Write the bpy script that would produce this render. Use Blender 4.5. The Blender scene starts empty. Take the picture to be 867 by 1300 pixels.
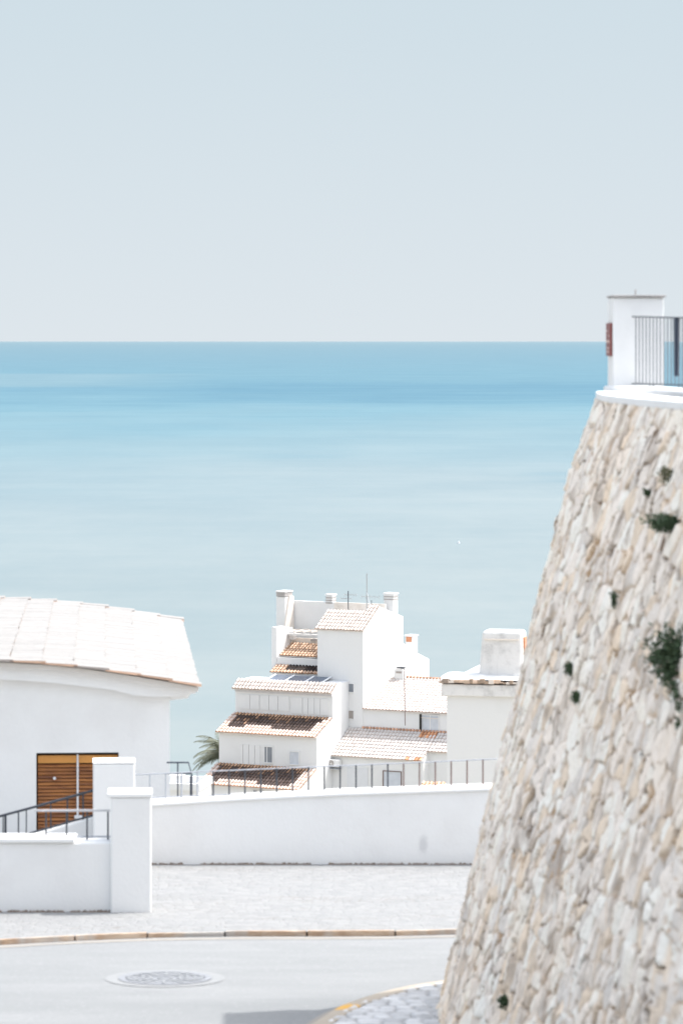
import bpy, bmesh, math, random
import numpy as np
from mathutils import Vector, kdtree, noise as mnoise
random.seed(7); np.random.seed(7)
R = math.radians
scene = bpy.context.scene
COL = scene.collection

# ------------------------------------------------------------------ view geometry
F = 4600.0; CX = 433.5; HY = 433.0          # focal length in photo pixels, principal point
def P(px, py, Y):                           # a point seen at (px, py) that stands Y metres down the street
    return Vector(((px-CX)/F*Y, Y, -(py-HY)/F*Y))
def smooth(a, b, x):
    t = min(1, max(0, (x-a)/(b-a))); return t*t*(3-2*t)
def interp(x, xs, ys): return float(np.interp(x, xs, ys))
def ground_z(x, y):
    z = -5.31-.03*y
    if y < 33: z = -6.30+(33-y)*(.03+.11*min(1, (33-y)/8))
    return z
def on_ground(px, py):
    Y = 5.31/((py-HY)/F-.03); return P(px, py, Y)

# ------------------------------------------------------------------ materials
def new_mat(name):
    m = bpy.data.materials.new(name); m.use_nodes = True
    nt = m.node_tree; return m, nt, nt.nodes['Principled BSDF']
def N(nt, t, **kw):
    n = nt.nodes.new(t)
    for k, v in kw.items(): setattr(n, k, v)
    return n
def mixc(nt, fac, a, b, mode='MIX'):
    n = N(nt, 'ShaderNodeMix', data_type='RGBA', blend_type=mode)
    for s, v in ((n.inputs[0], fac), (n.inputs[6], a), (n.inputs[7], b)):
        if isinstance(v, (int, float)): s.default_value = v
        elif isinstance(v, (tuple, list)): s.default_value = (*v[:3], 1)
        else: nt.links.new(v, s)
    return n.outputs[2]
def mth(nt, op, a, b=None, c=None, clamp=False):
    n = N(nt, 'ShaderNodeMath', operation=op, use_clamp=clamp)
    for s, v in zip(n.inputs, (a, b, c)):
        if v is None: continue
        if isinstance(v, (int, float)): s.default_value = v
        else: nt.links.new(v, s)
    return n.outputs[0]
def sstep(nt, x, a, b):
    n = N(nt, 'ShaderNodeMapRange', interpolation_type='SMOOTHSTEP')
    nt.links.new(x, n.inputs[0]); n.inputs[1].default_value = a; n.inputs[2].default_value = b
    return n.outputs[0]
def coords(nt, scale=(1,1,1), obj=False):
    g = N(nt, 'ShaderNodeNewGeometry') if not obj else N(nt, 'ShaderNodeTexCoord')
    mp = N(nt, 'ShaderNodeMapping'); mp.inputs['Scale'].default_value = scale
    nt.links.new(g.outputs['Position' if not obj else 'Object'], mp.inputs[0]); return mp.outputs[0]
def nse(nt, vec, scale, detail=4, rough=.55, dist=0):
    n = N(nt, 'ShaderNodeTexNoise'); n.inputs['Scale'].default_value = scale
    n.inputs['Detail'].default_value = detail; n.inputs['Roughness'].default_value = rough
    n.inputs['Distortion'].default_value = dist
    nt.links.new(vec, n.inputs['Vector']); return n.outputs[0]
def bump(nt, b, h, strength, dist):
    n = N(nt, 'ShaderNodeBump'); n.inputs['Strength'].default_value = strength; n.inputs['Distance'].default_value = dist
    nt.links.new(h, n.inputs['Height']); nt.links.new(n.outputs[0], b.inputs['Normal'])

def plaster(name, base, dirt, dirt_amt=.35, s_big=.6, s_fine=18, bmp=.004, streak=0.0):
    m, nt, b = new_mat(name)
    v = coords(nt)
    big = nse(nt, v, s_big, 5, .6); fine = nse(nt, v, s_fine, 4, .6)
    f = mth(nt, 'MULTIPLY', sstep(nt, big, .46, .75), dirt_amt)
    c = mixc(nt, f, base, dirt)
    if streak:
        vs = coords(nt, (9, 9, .7)); st = nse(nt, vs, 1, 5, .65)
        c = mixc(nt, mth(nt, 'MULTIPLY', sstep(nt, st, .55, .8), streak), c, dirt)
    c = mixc(nt, mth(nt, 'MULTIPLY', fine, .16), c, tuple(x*.82 for x in base))
    nt.links.new(c, b.inputs['Base Color']); b.inputs['Roughness'].default_value = .9
    b.inputs['Specular IOR Level'].default_value = .2
    bump(nt, b, mth(nt, 'ADD', fine, mth(nt, 'MULTIPLY', nse(nt, v, 3.5, 3), 2.0)), .5, bmp)
    return m
def flat(name, base, rough=.6, var=.25, scale=20, metal=0):
    m, nt, b = new_mat(name); v = coords(nt)
    c = mixc(nt, mth(nt, 'MULTIPLY', nse(nt, v, scale, 4), 1.0), tuple(x*(1-var) for x in base), tuple(min(1, x*(1+var)) for x in base))
    nt.links.new(c, b.inputs['Base Color']); b.inputs['Roughness'].default_value = rough; b.inputs['Metallic'].default_value = metal
    return m
def colour_attr(name, rough=.9, fine=25, amt=.18, bmp=.004, big=0):
    m, nt, b = new_mat(name)
    a = N(nt, 'ShaderNodeAttribute', attribute_name='Col')
    v = coords(nt); f = nse(nt, v, fine, 5, .65)
    c = mixc(nt, 1.0, a.outputs['Color'], mixc(nt, f, (1-amt,)*3, (1+amt,)*3), 'MULTIPLY')
    nt.links.new(c, b.inputs['Base Color']); b.inputs['Roughness'].default_value = rough
    b.inputs['Specular IOR Level'].default_value = .2
    if bmp: bump(nt, b, f, .6, bmp)
    return m

M = {}
M['white'] = plaster('white plaster', (.68,.68,.675), (.58,.57,.54), .4)
M['white_near'] = plaster('white lime wash', (.79,.79,.785), (.68,.67,.66), .45, .9, 26, .006, .18)
M['white_far'] = plaster('white house paint', (.70,.70,.70), (.58,.57,.55), .35, .35, 4, .004, .12)
M['white_old'] = plaster('weathered white plaster', (.68,.67,.65), (.40,.38,.36), .8, 1.1, 12, .008, .45)
M['grey_stain'] = plaster('grey mildew stain', (.62,.62,.61), (.45,.45,.44), .5, 3, 12, .004)
M['parapet_tan'] = plaster('sandy plaster', (.72,.66,.60), (.5,.42,.35), .5, 1.2, 6)
M['white_blotch'] = plaster('mildewed white plaster', (.68,.67,.66), (.36,.355,.35), .8, 2.6, 14, .008, .35)
# parapet wall: lime wash with one grey damp blot and a few faint runs
m, nt, b = new_mat('lime wash with damp blot'); v = coords(nt)
big = nse(nt, v, .9, 5, .6); fine = nse(nt, v, 26, 4, .6)
c = mixc(nt, mth(nt, 'MULTIPLY', sstep(nt, big, .46, .75), .45), (.79,.79,.785), (.68,.67,.66))
st = nse(nt, coords(nt, (9, 9, .7)), 1, 5, .65); c = mixc(nt, mth(nt, 'MULTIPLY', sstep(nt, st, .55, .8), .2), c, (.66,.65,.64))
dd = N(nt, 'ShaderNodeVectorMath', operation='DISTANCE'); nt.links.new(coords(nt, (1, 0, .55)), dd.inputs[0])
q_ = P(537, 1073, 46.0); dd.inputs[1].default_value = (q_.x, 0, q_.z*.55)
dw = mth(nt, 'ADD', dd.outputs['Value'], mth(nt, 'MULTIPLY', mth(nt, 'SUBTRACT', nse(nt, v, 12, 4, .6), .5), .09))
c = mixc(nt, mth(nt, 'MULTIPLY', mth(nt, 'SUBTRACT', 1.0, sstep(nt, dw, .025, .085)), .55), c, (.50,.50,.51))
nt.links.new(c, b.inputs['Base Color']); b.inputs['Roughness'].default_value = .9; b.inputs['Specular IOR Level'].default_value = .2
bump(nt, b, mth(nt, 'ADD', fine, mth(nt, 'MULTIPLY', nse(nt, v, 3.5, 3), 2.0)), .5, .006); M['parapet_white'] = m
M['tile'] = colour_attr('roof tile', .85, 9, .12, .003)
M['stone'] = colour_attr('rough limestone', .95, 30, .20, .006)
M['cobble'] = colour_attr('cobble stone', .8, 30, .2, .004)
M['dark_metal'] = flat('dark painted iron', (.035,.042,.055), .5)
M['blue_metal'] = flat('blue black iron', (.02,.03,.055), .45)
M['rust_metal'] = flat('rusty rail paint', (.17,.12,.11), .6, .4, 6)
M['bar_metal'] = flat('grey bar paint', (.17,.18,.20), .5)
M['grey_metal'] = flat('grey galvanised rail', (.33,.35,.39), .5)
M['pale_metal'] = flat('white rail paint', (.72,.73,.75), .5)
M['alu'] = flat('aluminium mast', (.35,.36,.37), .4, .2, 8, .5)
M['glass_grey'] = flat('grey window glass', (.20,.22,.25), .12, .2, 2)
M['glass_pale'] = flat('pale curtained window', (.50,.53,.58), .3, .15, 3)
M['glass_brown'] = flat('brown shutter', (.32,.29,.27), .7)
M['glass_roof'] = flat('blue grey roof glass', (.10,.125,.17), .25, .4, 1.2)
M['plum'] = flat('rust red enamel', (.20,.035,.025), .5, .5, 60)
M['terracotta'] = flat('terracotta', (.50,.22,.12), .85, .35, 15)
M['black'] = flat('black gap', (.012,.011,.010), .8)
M['concrete'] = flat('weathered concrete cap', (.36,.34,.33), .9, .35, 6)
M['yellow_leaf'] = flat('olive leaf', (.075,.085,.028), .6, .4, 12)
M['leaf'] = flat('dark green leaf', (.058,.098,.045), .6, .6, 25)
M['palm'] = flat('palm frond', (.17,.18,.115), .6, .35, 4)
M['bark'] = flat('palm bark', (.13,.10,.075), .95, .4, 8)
M['lid'] = flat('cast iron lid', (.20,.21,.23), .6, .25, 30)
M['collar'] = flat('pale cement collar', (.222,.23,.236), .9, .12, 14)
M['grime'] = flat('brown grime', (.16,.12,.09), .95, .5, 9)

# timber slats
m, nt, b = new_mat('varnished timber'); v = coords(nt, (1.2, 1, 26))
f = nse(nt, v, 1.6, 4, .6); g = nse(nt, coords(nt, (1,1,2.2)), 2.2, 3)
c = mixc(nt, sstep(nt, f, .3, .7), (.15,.046,.013), (.47,.18,.038))
c = mixc(nt, mth(nt, 'MULTIPLY', sstep(nt, g, .5, .75), .4), c, (.07,.022,.010))
nt.links.new(c, b.inputs['Base Color']); b.inputs['Roughness'].default_value = .5; M['timber'] = m
M['timber_light'] = flat('honey timber rail', (.60,.27,.06), .5, .25, 5)

# road
m, nt, b = new_mat('bleached concrete road'); v = coords(nt)
big = nse(nt, coords(nt, (.35, 1.2, 1)), .9, 6, .65); fine = nse(nt, v, 60, 5, .7); mid = nse(nt, coords(nt, (.6, 2.5, 1)), 2.2, 5, .7)
c = mixc(nt, sstep(nt, big, .35, .7), (.200,.209,.214), (.236,.244,.249))
c = mixc(nt, mth(nt, 'MULTIPLY', sstep(nt, mid, .55, .75), .35), c, (.20,.21,.217))
c = mixc(nt, mth(nt, 'MULTIPLY', sstep(nt, fine, .5, .72), .5), c, (.165,.172,.18))
agg = nse(nt, coords(nt, (1, .55, 1)), 22, 4, .75)
c = mixc(nt, mth(nt, 'MULTIPLY', sstep(nt, agg, .55, .7), .4), c, (.17,.177,.185))
c = mixc(nt, mth(nt, 'MULTIPLY', sstep(nt, agg, .45, .3), .35), c, (.33,.335,.34))
nt.links.new(c, b.inputs['Base Color']); b.inputs['Roughness'].default_value = .9; b.inputs['Specular IOR Level'].default_value = .2
bump(nt, b, fine, .4, .006); M['road'] = m
# far pavement: small pale setts
m, nt, b = new_mat('white setts'); v = coords(nt)
vo = N(nt, 'ShaderNodeTexVoronoi', feature='DISTANCE_TO_EDGE'); vo.inputs['Scale'].default_value = 8; nt.links.new(v, vo.inputs['Vector'])
vc = N(nt, 'ShaderNodeTexVoronoi'); vc.inputs['Scale'].default_value = 8; nt.links.new(v, vc.inputs['Vector'])
sx = N(nt, 'ShaderNodeSeparateColor'); nt.links.new(vc.outputs['Color'], sx.inputs[0])
c = mixc(nt, sx.outputs[0], (.218,.224,.228), (.256,.260,.262))
big = nse(nt, coords(nt, (.4, 1.5, 1)), 1.3, 6, .65)
j = mth(nt, 'MULTIPLY', mth(nt, 'SUBTRACT', 1.0, sstep(nt, vo.outputs[0], 0, .09)), sstep(nt, big, .45, .68))
c = mixc(nt, mth(nt, 'MULTIPLY', j, .55), c, (.15,.13,.115))
nt.links.new(c, b.inputs['Base Color']); b.inputs['Roughness'].default_value = .85; b.inputs['Specular IOR Level'].default_value = .2
bump(nt, b, sstep(nt, vo.outputs[0], 0, .15), .5, .012); M['setts'] = m
# far kerb
m, nt, b = new_mat('sandstone kerb'); v = coords(nt)
f = nse(nt, coords(nt, (1.5, 1, 6)), 2.0, 5, .7)
c = mixc(nt, sstep(nt, f, .35, .65), (.34,.225,.145), (.52,.40,.30))
c = mixc(nt, sstep(nt, nse(nt, coords(nt, (1.1, .3, .3)), 1.0, 4, .7), .44, .62), c, (.42,.39,.36))
nt.links.new(c, b.inputs['Base Color']); b.inputs['Roughness'].default_value = .95
bump(nt, b, f, .5, .02); M['kerb'] = m
# kerb top in wash
M['paint_cream'] = plaster('worn cream road paint', (.285,.268,.245), (.22,.217,.214), .6, 2.2, 20, .002)
m, nt, b = new_mat('worn yellow kerb paint'); v = coords(nt)
f = nse(nt, v, 2.6, 5, .7)
dd = N(nt, 'ShaderNodeVectorMath', operation='DISTANCE'); nt.links.new(v, dd.inputs[0]); q_ = on_ground(436, 1288); dd.inputs[1].default_value = q_
near_ = mth(nt, 'SUBTRACT', 1.0, sstep(nt, mth(nt, 'ADD', dd.outputs['Value'], mth(nt, 'MULTIPLY', mth(nt, 'SUBTRACT', nse(nt, v, 9, 4, .7), .5), .5)), .10, .26))
c = mixc(nt, mth(nt, 'MAXIMUM', near_, sstep(nt, f, .6, .7)), mixc(nt, nse(nt, v, 5, 4), (.40,.34,.27), (.34,.30,.25)), (.66,.36,.05))
nt.links.new(c, b.inputs['Base Color']); b.inputs['Roughness'].default_value = .8; M['paint_yellow'] = m
# terrain
m, nt, b = new_mat('dry hillside'); v = coords(nt)
f = nse(nt, v, .15, 8, .65)
c = mixc(nt, sstep(nt, f, .4, .6), (.42,.39,.35), (.24,.23,.18))
nt.links.new(c, b.inputs['Base Color']); b.inputs['Roughness'].default_value = 1; bump(nt, b, f, .6, .5); M['terrain'] = m

# sea: turquoise shallows to deep blue, with haze, glare and sky reflection painted in, plus wind streaks, all in world metres
m, nt, b = new_mat('sea water')
g = N(nt, 'ShaderNodeNewGeometry'); sp = N(nt, 'ShaderNodeSeparateXYZ'); nt.links.new(g.outputs['Position'], sp.inputs[0])
X, Y = sp.outputs[0], sp.outputs[1]
wob = nse(nt, coords(nt, (.0035, .0011, 1)), 1, 5, .6)
wob2 = nse(nt, coords(nt, (.0011, .00045, 1)), 1, 5, .6)
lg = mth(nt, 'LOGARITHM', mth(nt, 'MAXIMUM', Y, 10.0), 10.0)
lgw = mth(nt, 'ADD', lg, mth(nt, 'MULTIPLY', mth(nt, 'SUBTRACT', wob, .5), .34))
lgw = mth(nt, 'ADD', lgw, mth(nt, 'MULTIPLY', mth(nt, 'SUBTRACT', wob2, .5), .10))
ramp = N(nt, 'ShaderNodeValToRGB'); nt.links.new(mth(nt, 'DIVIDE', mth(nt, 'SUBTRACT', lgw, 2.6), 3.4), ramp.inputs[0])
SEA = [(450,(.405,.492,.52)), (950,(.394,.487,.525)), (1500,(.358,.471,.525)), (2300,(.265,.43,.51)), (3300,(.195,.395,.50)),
       (4400,(.145,.335,.455)), (6500,(.165,.355,.465)), (12000,(.175,.35,.455)), (40000,(.205,.36,.45)), (110000,(.235,.385,.465)), (300000,(.31,.435,.50))]  # palest far stops: horizon haze painted into the water colour
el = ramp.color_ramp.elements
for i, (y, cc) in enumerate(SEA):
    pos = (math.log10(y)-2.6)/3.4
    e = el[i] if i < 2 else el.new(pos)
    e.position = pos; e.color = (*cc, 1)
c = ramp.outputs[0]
def band(ya, yb, soft, xa=None, xb=None, xs=60):
    r = mth(nt, 'MULTIPLY', sstep(nt, Y, ya-soft, ya), mth(nt, 'SUBTRACT', 1.0, sstep(nt, Y, yb, yb+soft)))
    if xa is not None: r = mth(nt, 'MULTIPLY', r, sstep(nt, X, xa-xs, xa+xs))
    if xb is not None: r = mth(nt, 'MULTIPLY', r, mth(nt, 'SUBTRACT', 1.0, sstep(nt, X, xb-xs, xb+xs)))
    return r
rag = nse(nt, coords(nt, (.004, .012, 1)), 1, 5, .7)
rg = sstep(nt, rag, .3, .62)
c = mixc(nt, mth(nt, 'MULTIPLY', mth(nt, 'MULTIPLY', band(3700, 4900, 500, -190, None, 70), rg), .6), c, (.10,.285,.42))
c = mixc(nt, mth(nt, 'MULTIPLY', band(5000, 6400, 500, None, -300, 150), .65), c, (.25,.41,.49))
c = mixc(nt, mth(nt, 'MULTIPLY', mth(nt, 'MULTIPLY', band(1555, 1640, 35, 84, None, 12), rg), .45), c, (.22,.385,.475))
c = mixc(nt, mth(nt, 'MULTIPLY', mth(nt, 'MULTIPLY', band(1810, 1880, 30, 60, None, 25), rg), .3), c, (.22,.385,.475))
c = mixc(nt, mth(nt, 'MULTIPLY', mth(nt, 'MULTIPLY', band(1880, 2020, 60, -45, 5, 18), rg), .35), c, (.22,.395,.49))
ripple = nse(nt, coords(nt, (.05, .022, 1)), 1, 6, .75)
rip2 = nse(nt, coords(nt, (.25, .03, 1)), 1, 6, .8)
c = mixc(nt, 1.0, c, mixc(nt, ripple, (.93,.955,.965), (1.07,1.045,1.035)), 'MULTIPLY')
strk = nse(nt, coords(nt, (.0085, .0048, 1)), 1, 5, .68)
c = mixc(nt, 1.0, c, mixc(nt, sstep(nt, strk, .28, .72), (.92,.95,.965), (1.08,1.05,1.035)), 'MULTIPLY')
strk2 = nse(nt, coords(nt, (.0022, .0095, 1)), 1, 6, .7)
c = mixc(nt, 1.0, c, mixc(nt, sstep(nt, strk2, .3, .7), (.95,.97,.98), (1.05,1.03,1.02)), 'MULTIPLY')
c = mixc(nt, 1.0, c, mixc(nt, rip2, (.95,.965,.97), (1.05,1.035,1.03)), 'MULTIPLY')
c = mixc(nt, 1.0, c, (.418,.412,.401), 'MULTIPLY')
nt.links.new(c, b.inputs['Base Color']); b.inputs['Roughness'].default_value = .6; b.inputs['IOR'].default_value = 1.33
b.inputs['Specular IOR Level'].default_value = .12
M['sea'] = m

# ------------------------------------------------------------------ mesh builder
class MB:
    def __init__(s): s.v = []; s.f = []; s.c = []
    def face(s, pts, col=None):
        i = len(s.v); s.v += [tuple(p) for p in pts]; s.f.append(tuple(range(i, i+len(pts)))); s.c.append(col)
        return s
    def mesh(s, verts, faces, col=None):
        i = len(s.v); s.v += [tuple(p) for p in verts]
        for f in faces: s.f.append(tuple(i+k for k in f)); s.c.append(col)
        return s
    def hexa(s, p, col=None):   # 8 corners: bottom 0-3, top 4-7
        return s.mesh(p, [(3,2,1,0),(4,5,6,7),(0,1,5,4),(1,2,6,5),(2,3,7,6),(3,0,4,7)], col)
    def box(s, a, b, fr=None, col=None):
        (x0,y0,z0),(x1,y1,z1) = a, b
        q = [(x0,y0,z0),(x1,y0,z0),(x1,y1,z0),(x0,y1,z0),(x0,y0,z1),(x1,y0,z1),(x1,y1,z1),(x0,y1,z1)]
        return s.hexa([fr(*k) if fr else k for k in q], col)
    def tube(s, pts, r, n=6, col=None, r2=None):
        pts = [Vector(p) for p in pts]; rings = []
        for i, p in enumerate(pts):
            d = (pts[min(i+1, len(pts)-1)]-pts[max(i-1, 0)]).normalized()
            up = Vector((0,0,1)) if abs(d.z) < .9 else Vector((0,1,0))
            a = d.cross(up).normalized(); b2 = a.cross(d)
            rr = r if r2 is None else r+(r2-r)*i/max(1, len(pts)-1)
            rings.append([p+a*(rr*math.cos(2*math.pi*(k+.5)/n))+b2*(rr*math.sin(2*math.pi*(k+.5)/n)) for k in range(n)])
        vs = [q for g in rings for q in g]; fs = []
        for i in range(len(pts)-1):
            for k in range(n): fs.append((i*n+k, i*n+(k+1)%n, (i+1)*n+(k+1)%n, (i+1)*n+k))
        fs.append(tuple(range(n-1, -1, -1))); fs.append(tuple((len(pts)-1)*n+k for k in range(n)))
        return s.mesh(vs, fs, col)
    def prism(s, poly, a, b, fr):    # poly in (v,w), extruded u from a to b
        n = len(poly)
        vs = [fr(a, p, q) for p, q in poly]+[fr(b, p, q) for p, q in poly]
        fs = [tuple(range(n)), tuple(range(2*n-1, n-1, -1))]
        fs += [(k, k+n, (k+1)%n+n, (k+1)%n) for k in range(n)]
        return s.mesh(vs, fs)
    def build(s, name, mat, parent=None, bevel=0, smooth_=False, recalc=True, seg=2):
        me = bpy.data.meshes.new(name); me.from_pydata(s.v, [], s.f)
        if any(c is not None for c in s.c):
            at = me.color_attributes.new('Col', 'FLOAT_COLOR', 'CORNER')
            arr = np.empty((len(me.loops), 4), dtype=np.float32); k = 0
            for f, c in zip(s.f, s.c):
                c = c or (.7,.7,.7); arr[k:k+len(f)] = (*c[:3], 1); k += len(f)
            at.data.foreach_set('color', arr.ravel())
        if recalc:
            bm = bmesh.new(); bm.from_mesh(me); bmesh.ops.recalc_face_normals(bm, faces=bm.faces); bm.to_mesh(me); bm.free()
        me.materials.append(M[mat] if isinstance(mat, str) else mat)
        if smooth_: me.polygons.foreach_set('use_smooth', [True]*len(me.polygons))
        o = bpy.data.objects.new(name, me); COL.objects.link(o)
        if parent: o.parent = parent
        if bevel:
            md = o.modifiers.new('bevel', 'BEVEL'); md.width = bevel; md.segments = seg; md.limit_method = 'ANGLE'
        return o
def tag(o, label, cat, group=None):
    o['label'] = label; o['category'] = cat
    if group: o['group'] = group
    return o
def struct(o, kind='structure'): o['kind'] = kind; return o
def thing(name, label, cat, group=None):
    o = bpy.data.objects.new(name, None); COL.objects.link(o); o.empty_display_size = .2
    return tag(o, label, cat, group)
def settle():      # put each empty at the base of what it carries, keeping the parts where they are
    bpy.context.view_layer.update()
    for o in list(COL.objects):
        if o.type == 'EMPTY' and o.parent is None and o.children:
            pts = [c.matrix_world @ Vector(k) for c in o.children for k in c.bound_box]
            lo = Vector(tuple(min(p[i] for p in pts) for i in range(3))); hi = Vector(tuple(max(p[i] for p in pts) for i in range(3)))
            base = Vector(((lo.x+hi.x)/2, (lo.y+hi.y)/2, lo.z))
            o.location = base
            for c in o.children: c.location = c.location-base
def frame(origin, deg):            # local u (right), v (away), w (up) to world
    c, s = math.cos(R(deg)), math.sin(R(deg)); ox, oy = origin
    def fr(u, v, w): return Vector((ox+u*c+v*s, oy-u*s+v*c, w))
    return fr

# ------------------------------------------------------------------ tiled roofs
def tile_roof(mb, fr, u0, u1, prof, pitch=.22, course=.36, r=.055, lip=.022, colour=None, swap=False, skirt=.05, seed=1, m=8):
    """prof: list of (d, w) from ridge to eave; the tiles run down it, humps side by side along u. swap: d is u and the row runs along v"""
    rnd = random.Random(seed)
    n = max(2, round((u1-u0)/pitch)); pit = (u1-u0)/n
    ds = [0]
    for a, b2 in zip(prof, prof[1:]): ds.append(ds[-1]+math.hypot(b2[0]-a[0], b2[1]-a[1]))
    L = ds[-1]; nc = max(1, round(L/course)); cl = L/nc
    def at(s):
        s = min(L, max(0, s))
        for i in range(len(ds)-1):
            if s <= ds[i+1]+1e-9:
                t = (s-ds[i])/(ds[i+1]-ds[i]); a, b2 = prof[i], prof[i+1]
                dx, dz = (b2[0]-a[0])/(ds[i+1]-ds[i]), (b2[1]-a[1])/(ds[i+1]-ds[i])
                nx, nz = -dz, dx
                if nz < 0: nx, nz = -nx, -nz
                return a[0]+(b2[0]-a[0])*t, a[1]+(b2[1]-a[1])*t, nx, nz
    def hump(ph):
        return r*math.sin(math.pi*ph/.62)**.8 if ph < .62 else -.35*r*math.sin(math.pi*(ph-.62)/.38)
    def pos(t, s, h):
        d, w, nx, nz = at(s)
        return fr(t, d+nx*h, w+nz*h) if not swap else fr(d+nx*h, t, w+nz*h)
    for i in range(n):
        jig = rnd.uniform(-.006, .006)
        for j in range(nc):
            lift = rnd.uniform(-.004, .004); sa = j*cl; sb = (j+1)*cl+(rnd.uniform(-.012, .012))
            if j == nc-1: sb = L+rnd.uniform(-.02, .02)
            cc = colour(i, j, n, nc, 'cover', rnd); ch = colour(i, j, n, nc, 'channel', rnd); ce = colour(i, j, n, nc, 'end', rnd)
            va, vb, ve = [], [], []
            for k in range(m+1):
                ph = k/m; t = u0+pit*(i+ph)+jig*(1 if 0 < k < m else 0)
                h = hump(min(ph, .9999))
                va.append(pos(t, sa, h*.82+lift)); vb.append(pos(t, sb, h+lip+lift)); ve.append(pos(t, sb, min(h*.6, h-.005)-.03))
            for k in range(m):
                col = cc if (k+.5)/m < .62 else ch
                mb.face([va[k], va[k+1], vb[k+1], vb[k]], col)
                mb.face([vb[k], vb[k+1], ve[k+1], ve[k]], ce if (k+.5)/m < .62 else ch)
    # bed under the tiles
    bed = (.62,.58,.54)
    S = [L*k/(len(prof)*2) for k in range(len(prof)*2+1)]
    for a, b2 in zip(S, S[1:]):
        q = [pos(u0, a, -.03), pos(u1, a, -.03), pos(u1, b2, -.03), pos(u0, b2, -.03)]
        w = [pos(u0, a, -.03-skirt), pos(u1, a, -.03-skirt), pos(u1, b2, -.03-skirt), pos(u0, b2, -.03-skirt)]
        mb.hexa(w+q, bed)
    return mb
def jit(c, rnd, a): k = 1+rnd.uniform(-a, a); return tuple(x*k for x in c)
PINK = (  .50,.34,.26); WHT = (.55,.53,.51); ORG = (.56,.29,.16); BLK = (.035,.028,.026); BRN = (.20,.13,.09)
def col_white(i, j, n, nc, kind, rnd):
    if kind == 'cover': return jit((.78,.755,.735), rnd, .06)
    if kind == 'channel': return jit((.70,.62,.57), rnd, .1)
    return jit((.60,.44,.36), rnd, .2)

# ================================================================== GROUND, ROAD, PAVEMENT
far_kerb = [on_ground(*p) for p in ((0,1200),(60,1196.5),(120,1193.5),(200,1190.5),(300,1189),(400,1189),(500,1188.5),(590,1186))]
fk_x = [p.x for p in far_kerb]; fk_y = [p.y for p in far_kerb]
def kerb_y(x):
    if x < fk_x[0]: return fk_y[0]+(x-fk_x[0])*.115-.012*(x-fk_x[0])**2*.5
    if x > fk_x[-1]: return fk_y[-1]+(x-fk_x[-1])*.06-.01*(x-fk_x[-1])**2
    return interp(x, fk_x, fk_y)
WALL_Y = 46.0
near_kerb = [(-1.1,-11),(-1.1,10),(-1.1,22),(-1.05,27),(-.78,30),(-.40,32.4),(-.17,33.45),(-.02,34.05),(.15,34.5),(.52,35.2),(1.0,35.75),(1.6,36.05),(2.4,36.25),(3.6,36.3),(8,36.0),(14,35.0)]
def resample(pts, step):
    out = [Vector(pts[0])]
    sm = []
    pts = [Vector(p) for p in pts]
    for i in range(len(pts)-1):      # catmull-rom
        p0, p1, p2, p3 = pts[max(0,i-1)], pts[i], pts[i+1], pts[min(len(pts)-1,i+2)]
        for k in range(10):
            t = k/10
            sm.append(.5*((2*p1)+(p2-p0)*t+(2*p0-5*p1+4*p2-p3)*t*t+(3*p1-p0-3*p2+p3)*t**3))
    sm.append(pts[-1])
    acc = 0
    for a, b2 in zip(sm, sm[1:]):
        d = (b2-a).length
        while acc+d >= step:
            t = (step-acc)/d; a = a+(b2-a)*t; out.append(a); d = (b2-a).length; acc = 0
        acc += d
    return out
nk = resample(near_kerb, .1)

def terrain_z(x, y):
    if y < 46.5: return ground_z(x, y)-.25
    return interp(y, [46.5,50,60,120,215,330,455,480,700], [-7.2,-8.3,-10.5,-19.5,-30.5,-45,-60.5,-63,-75])+.6*mnoise.noise(Vector((x*.06, y*.06, 0)))*min(1, (y-46.5)/15)
ys = list(np.arange(-14, 60, 2.0))+list(np.arange(60, 240, 10.0))+list(np.arange(240, 500, 20.0))+[520, 600, 700]
xs = list(np.arange(-260, -20, 20.0))+list(np.arange(-20, 20, 2.0))+list(np.arange(20, 261, 20.0))
mb = MB(); vs = [(x, y, terrain_z(x, y)) for y in ys for x in xs]; nx = len(xs)
mb.mesh(vs, [(j*nx+i, j*nx+i+1, (j+1)*nx+i+1, (j+1)*nx+i) for j in range(len(ys)-1) for i in range(nx-1)])
struct(mb.build('ground', 'terrain', smooth_=True))

def sheet(y0f, y1f, x0, x1, nx, ny, dz):
    mb = MB(); vs = []
    for j in range(ny+1):
        for i in range(nx+1):
            x = x0+(x1-x0)*i/nx; a, b2 = y0f(x), y1f(x); y = a+(b2-a)*j/ny
            vs.append((x, y, ground_z(x, y)+dz))
    w = nx+1
    return mb.mesh(vs, [(j*w+i, j*w+i+1, (j+1)*w+i+1, (j+1)*w+i) for j in range(ny) for i in range(nx)])
struct(sheet(lambda x: -12, kerb_y, -9, 10, 76, 80, 0).build('road', 'road', smooth_=True))
KW = .055
struct(sheet(lambda x: kerb_y(x)+KW, lambda x: WALL_Y+2, -9, 10, 76, 20, .048).build('pavement', 'setts', smooth_=True))
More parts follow.
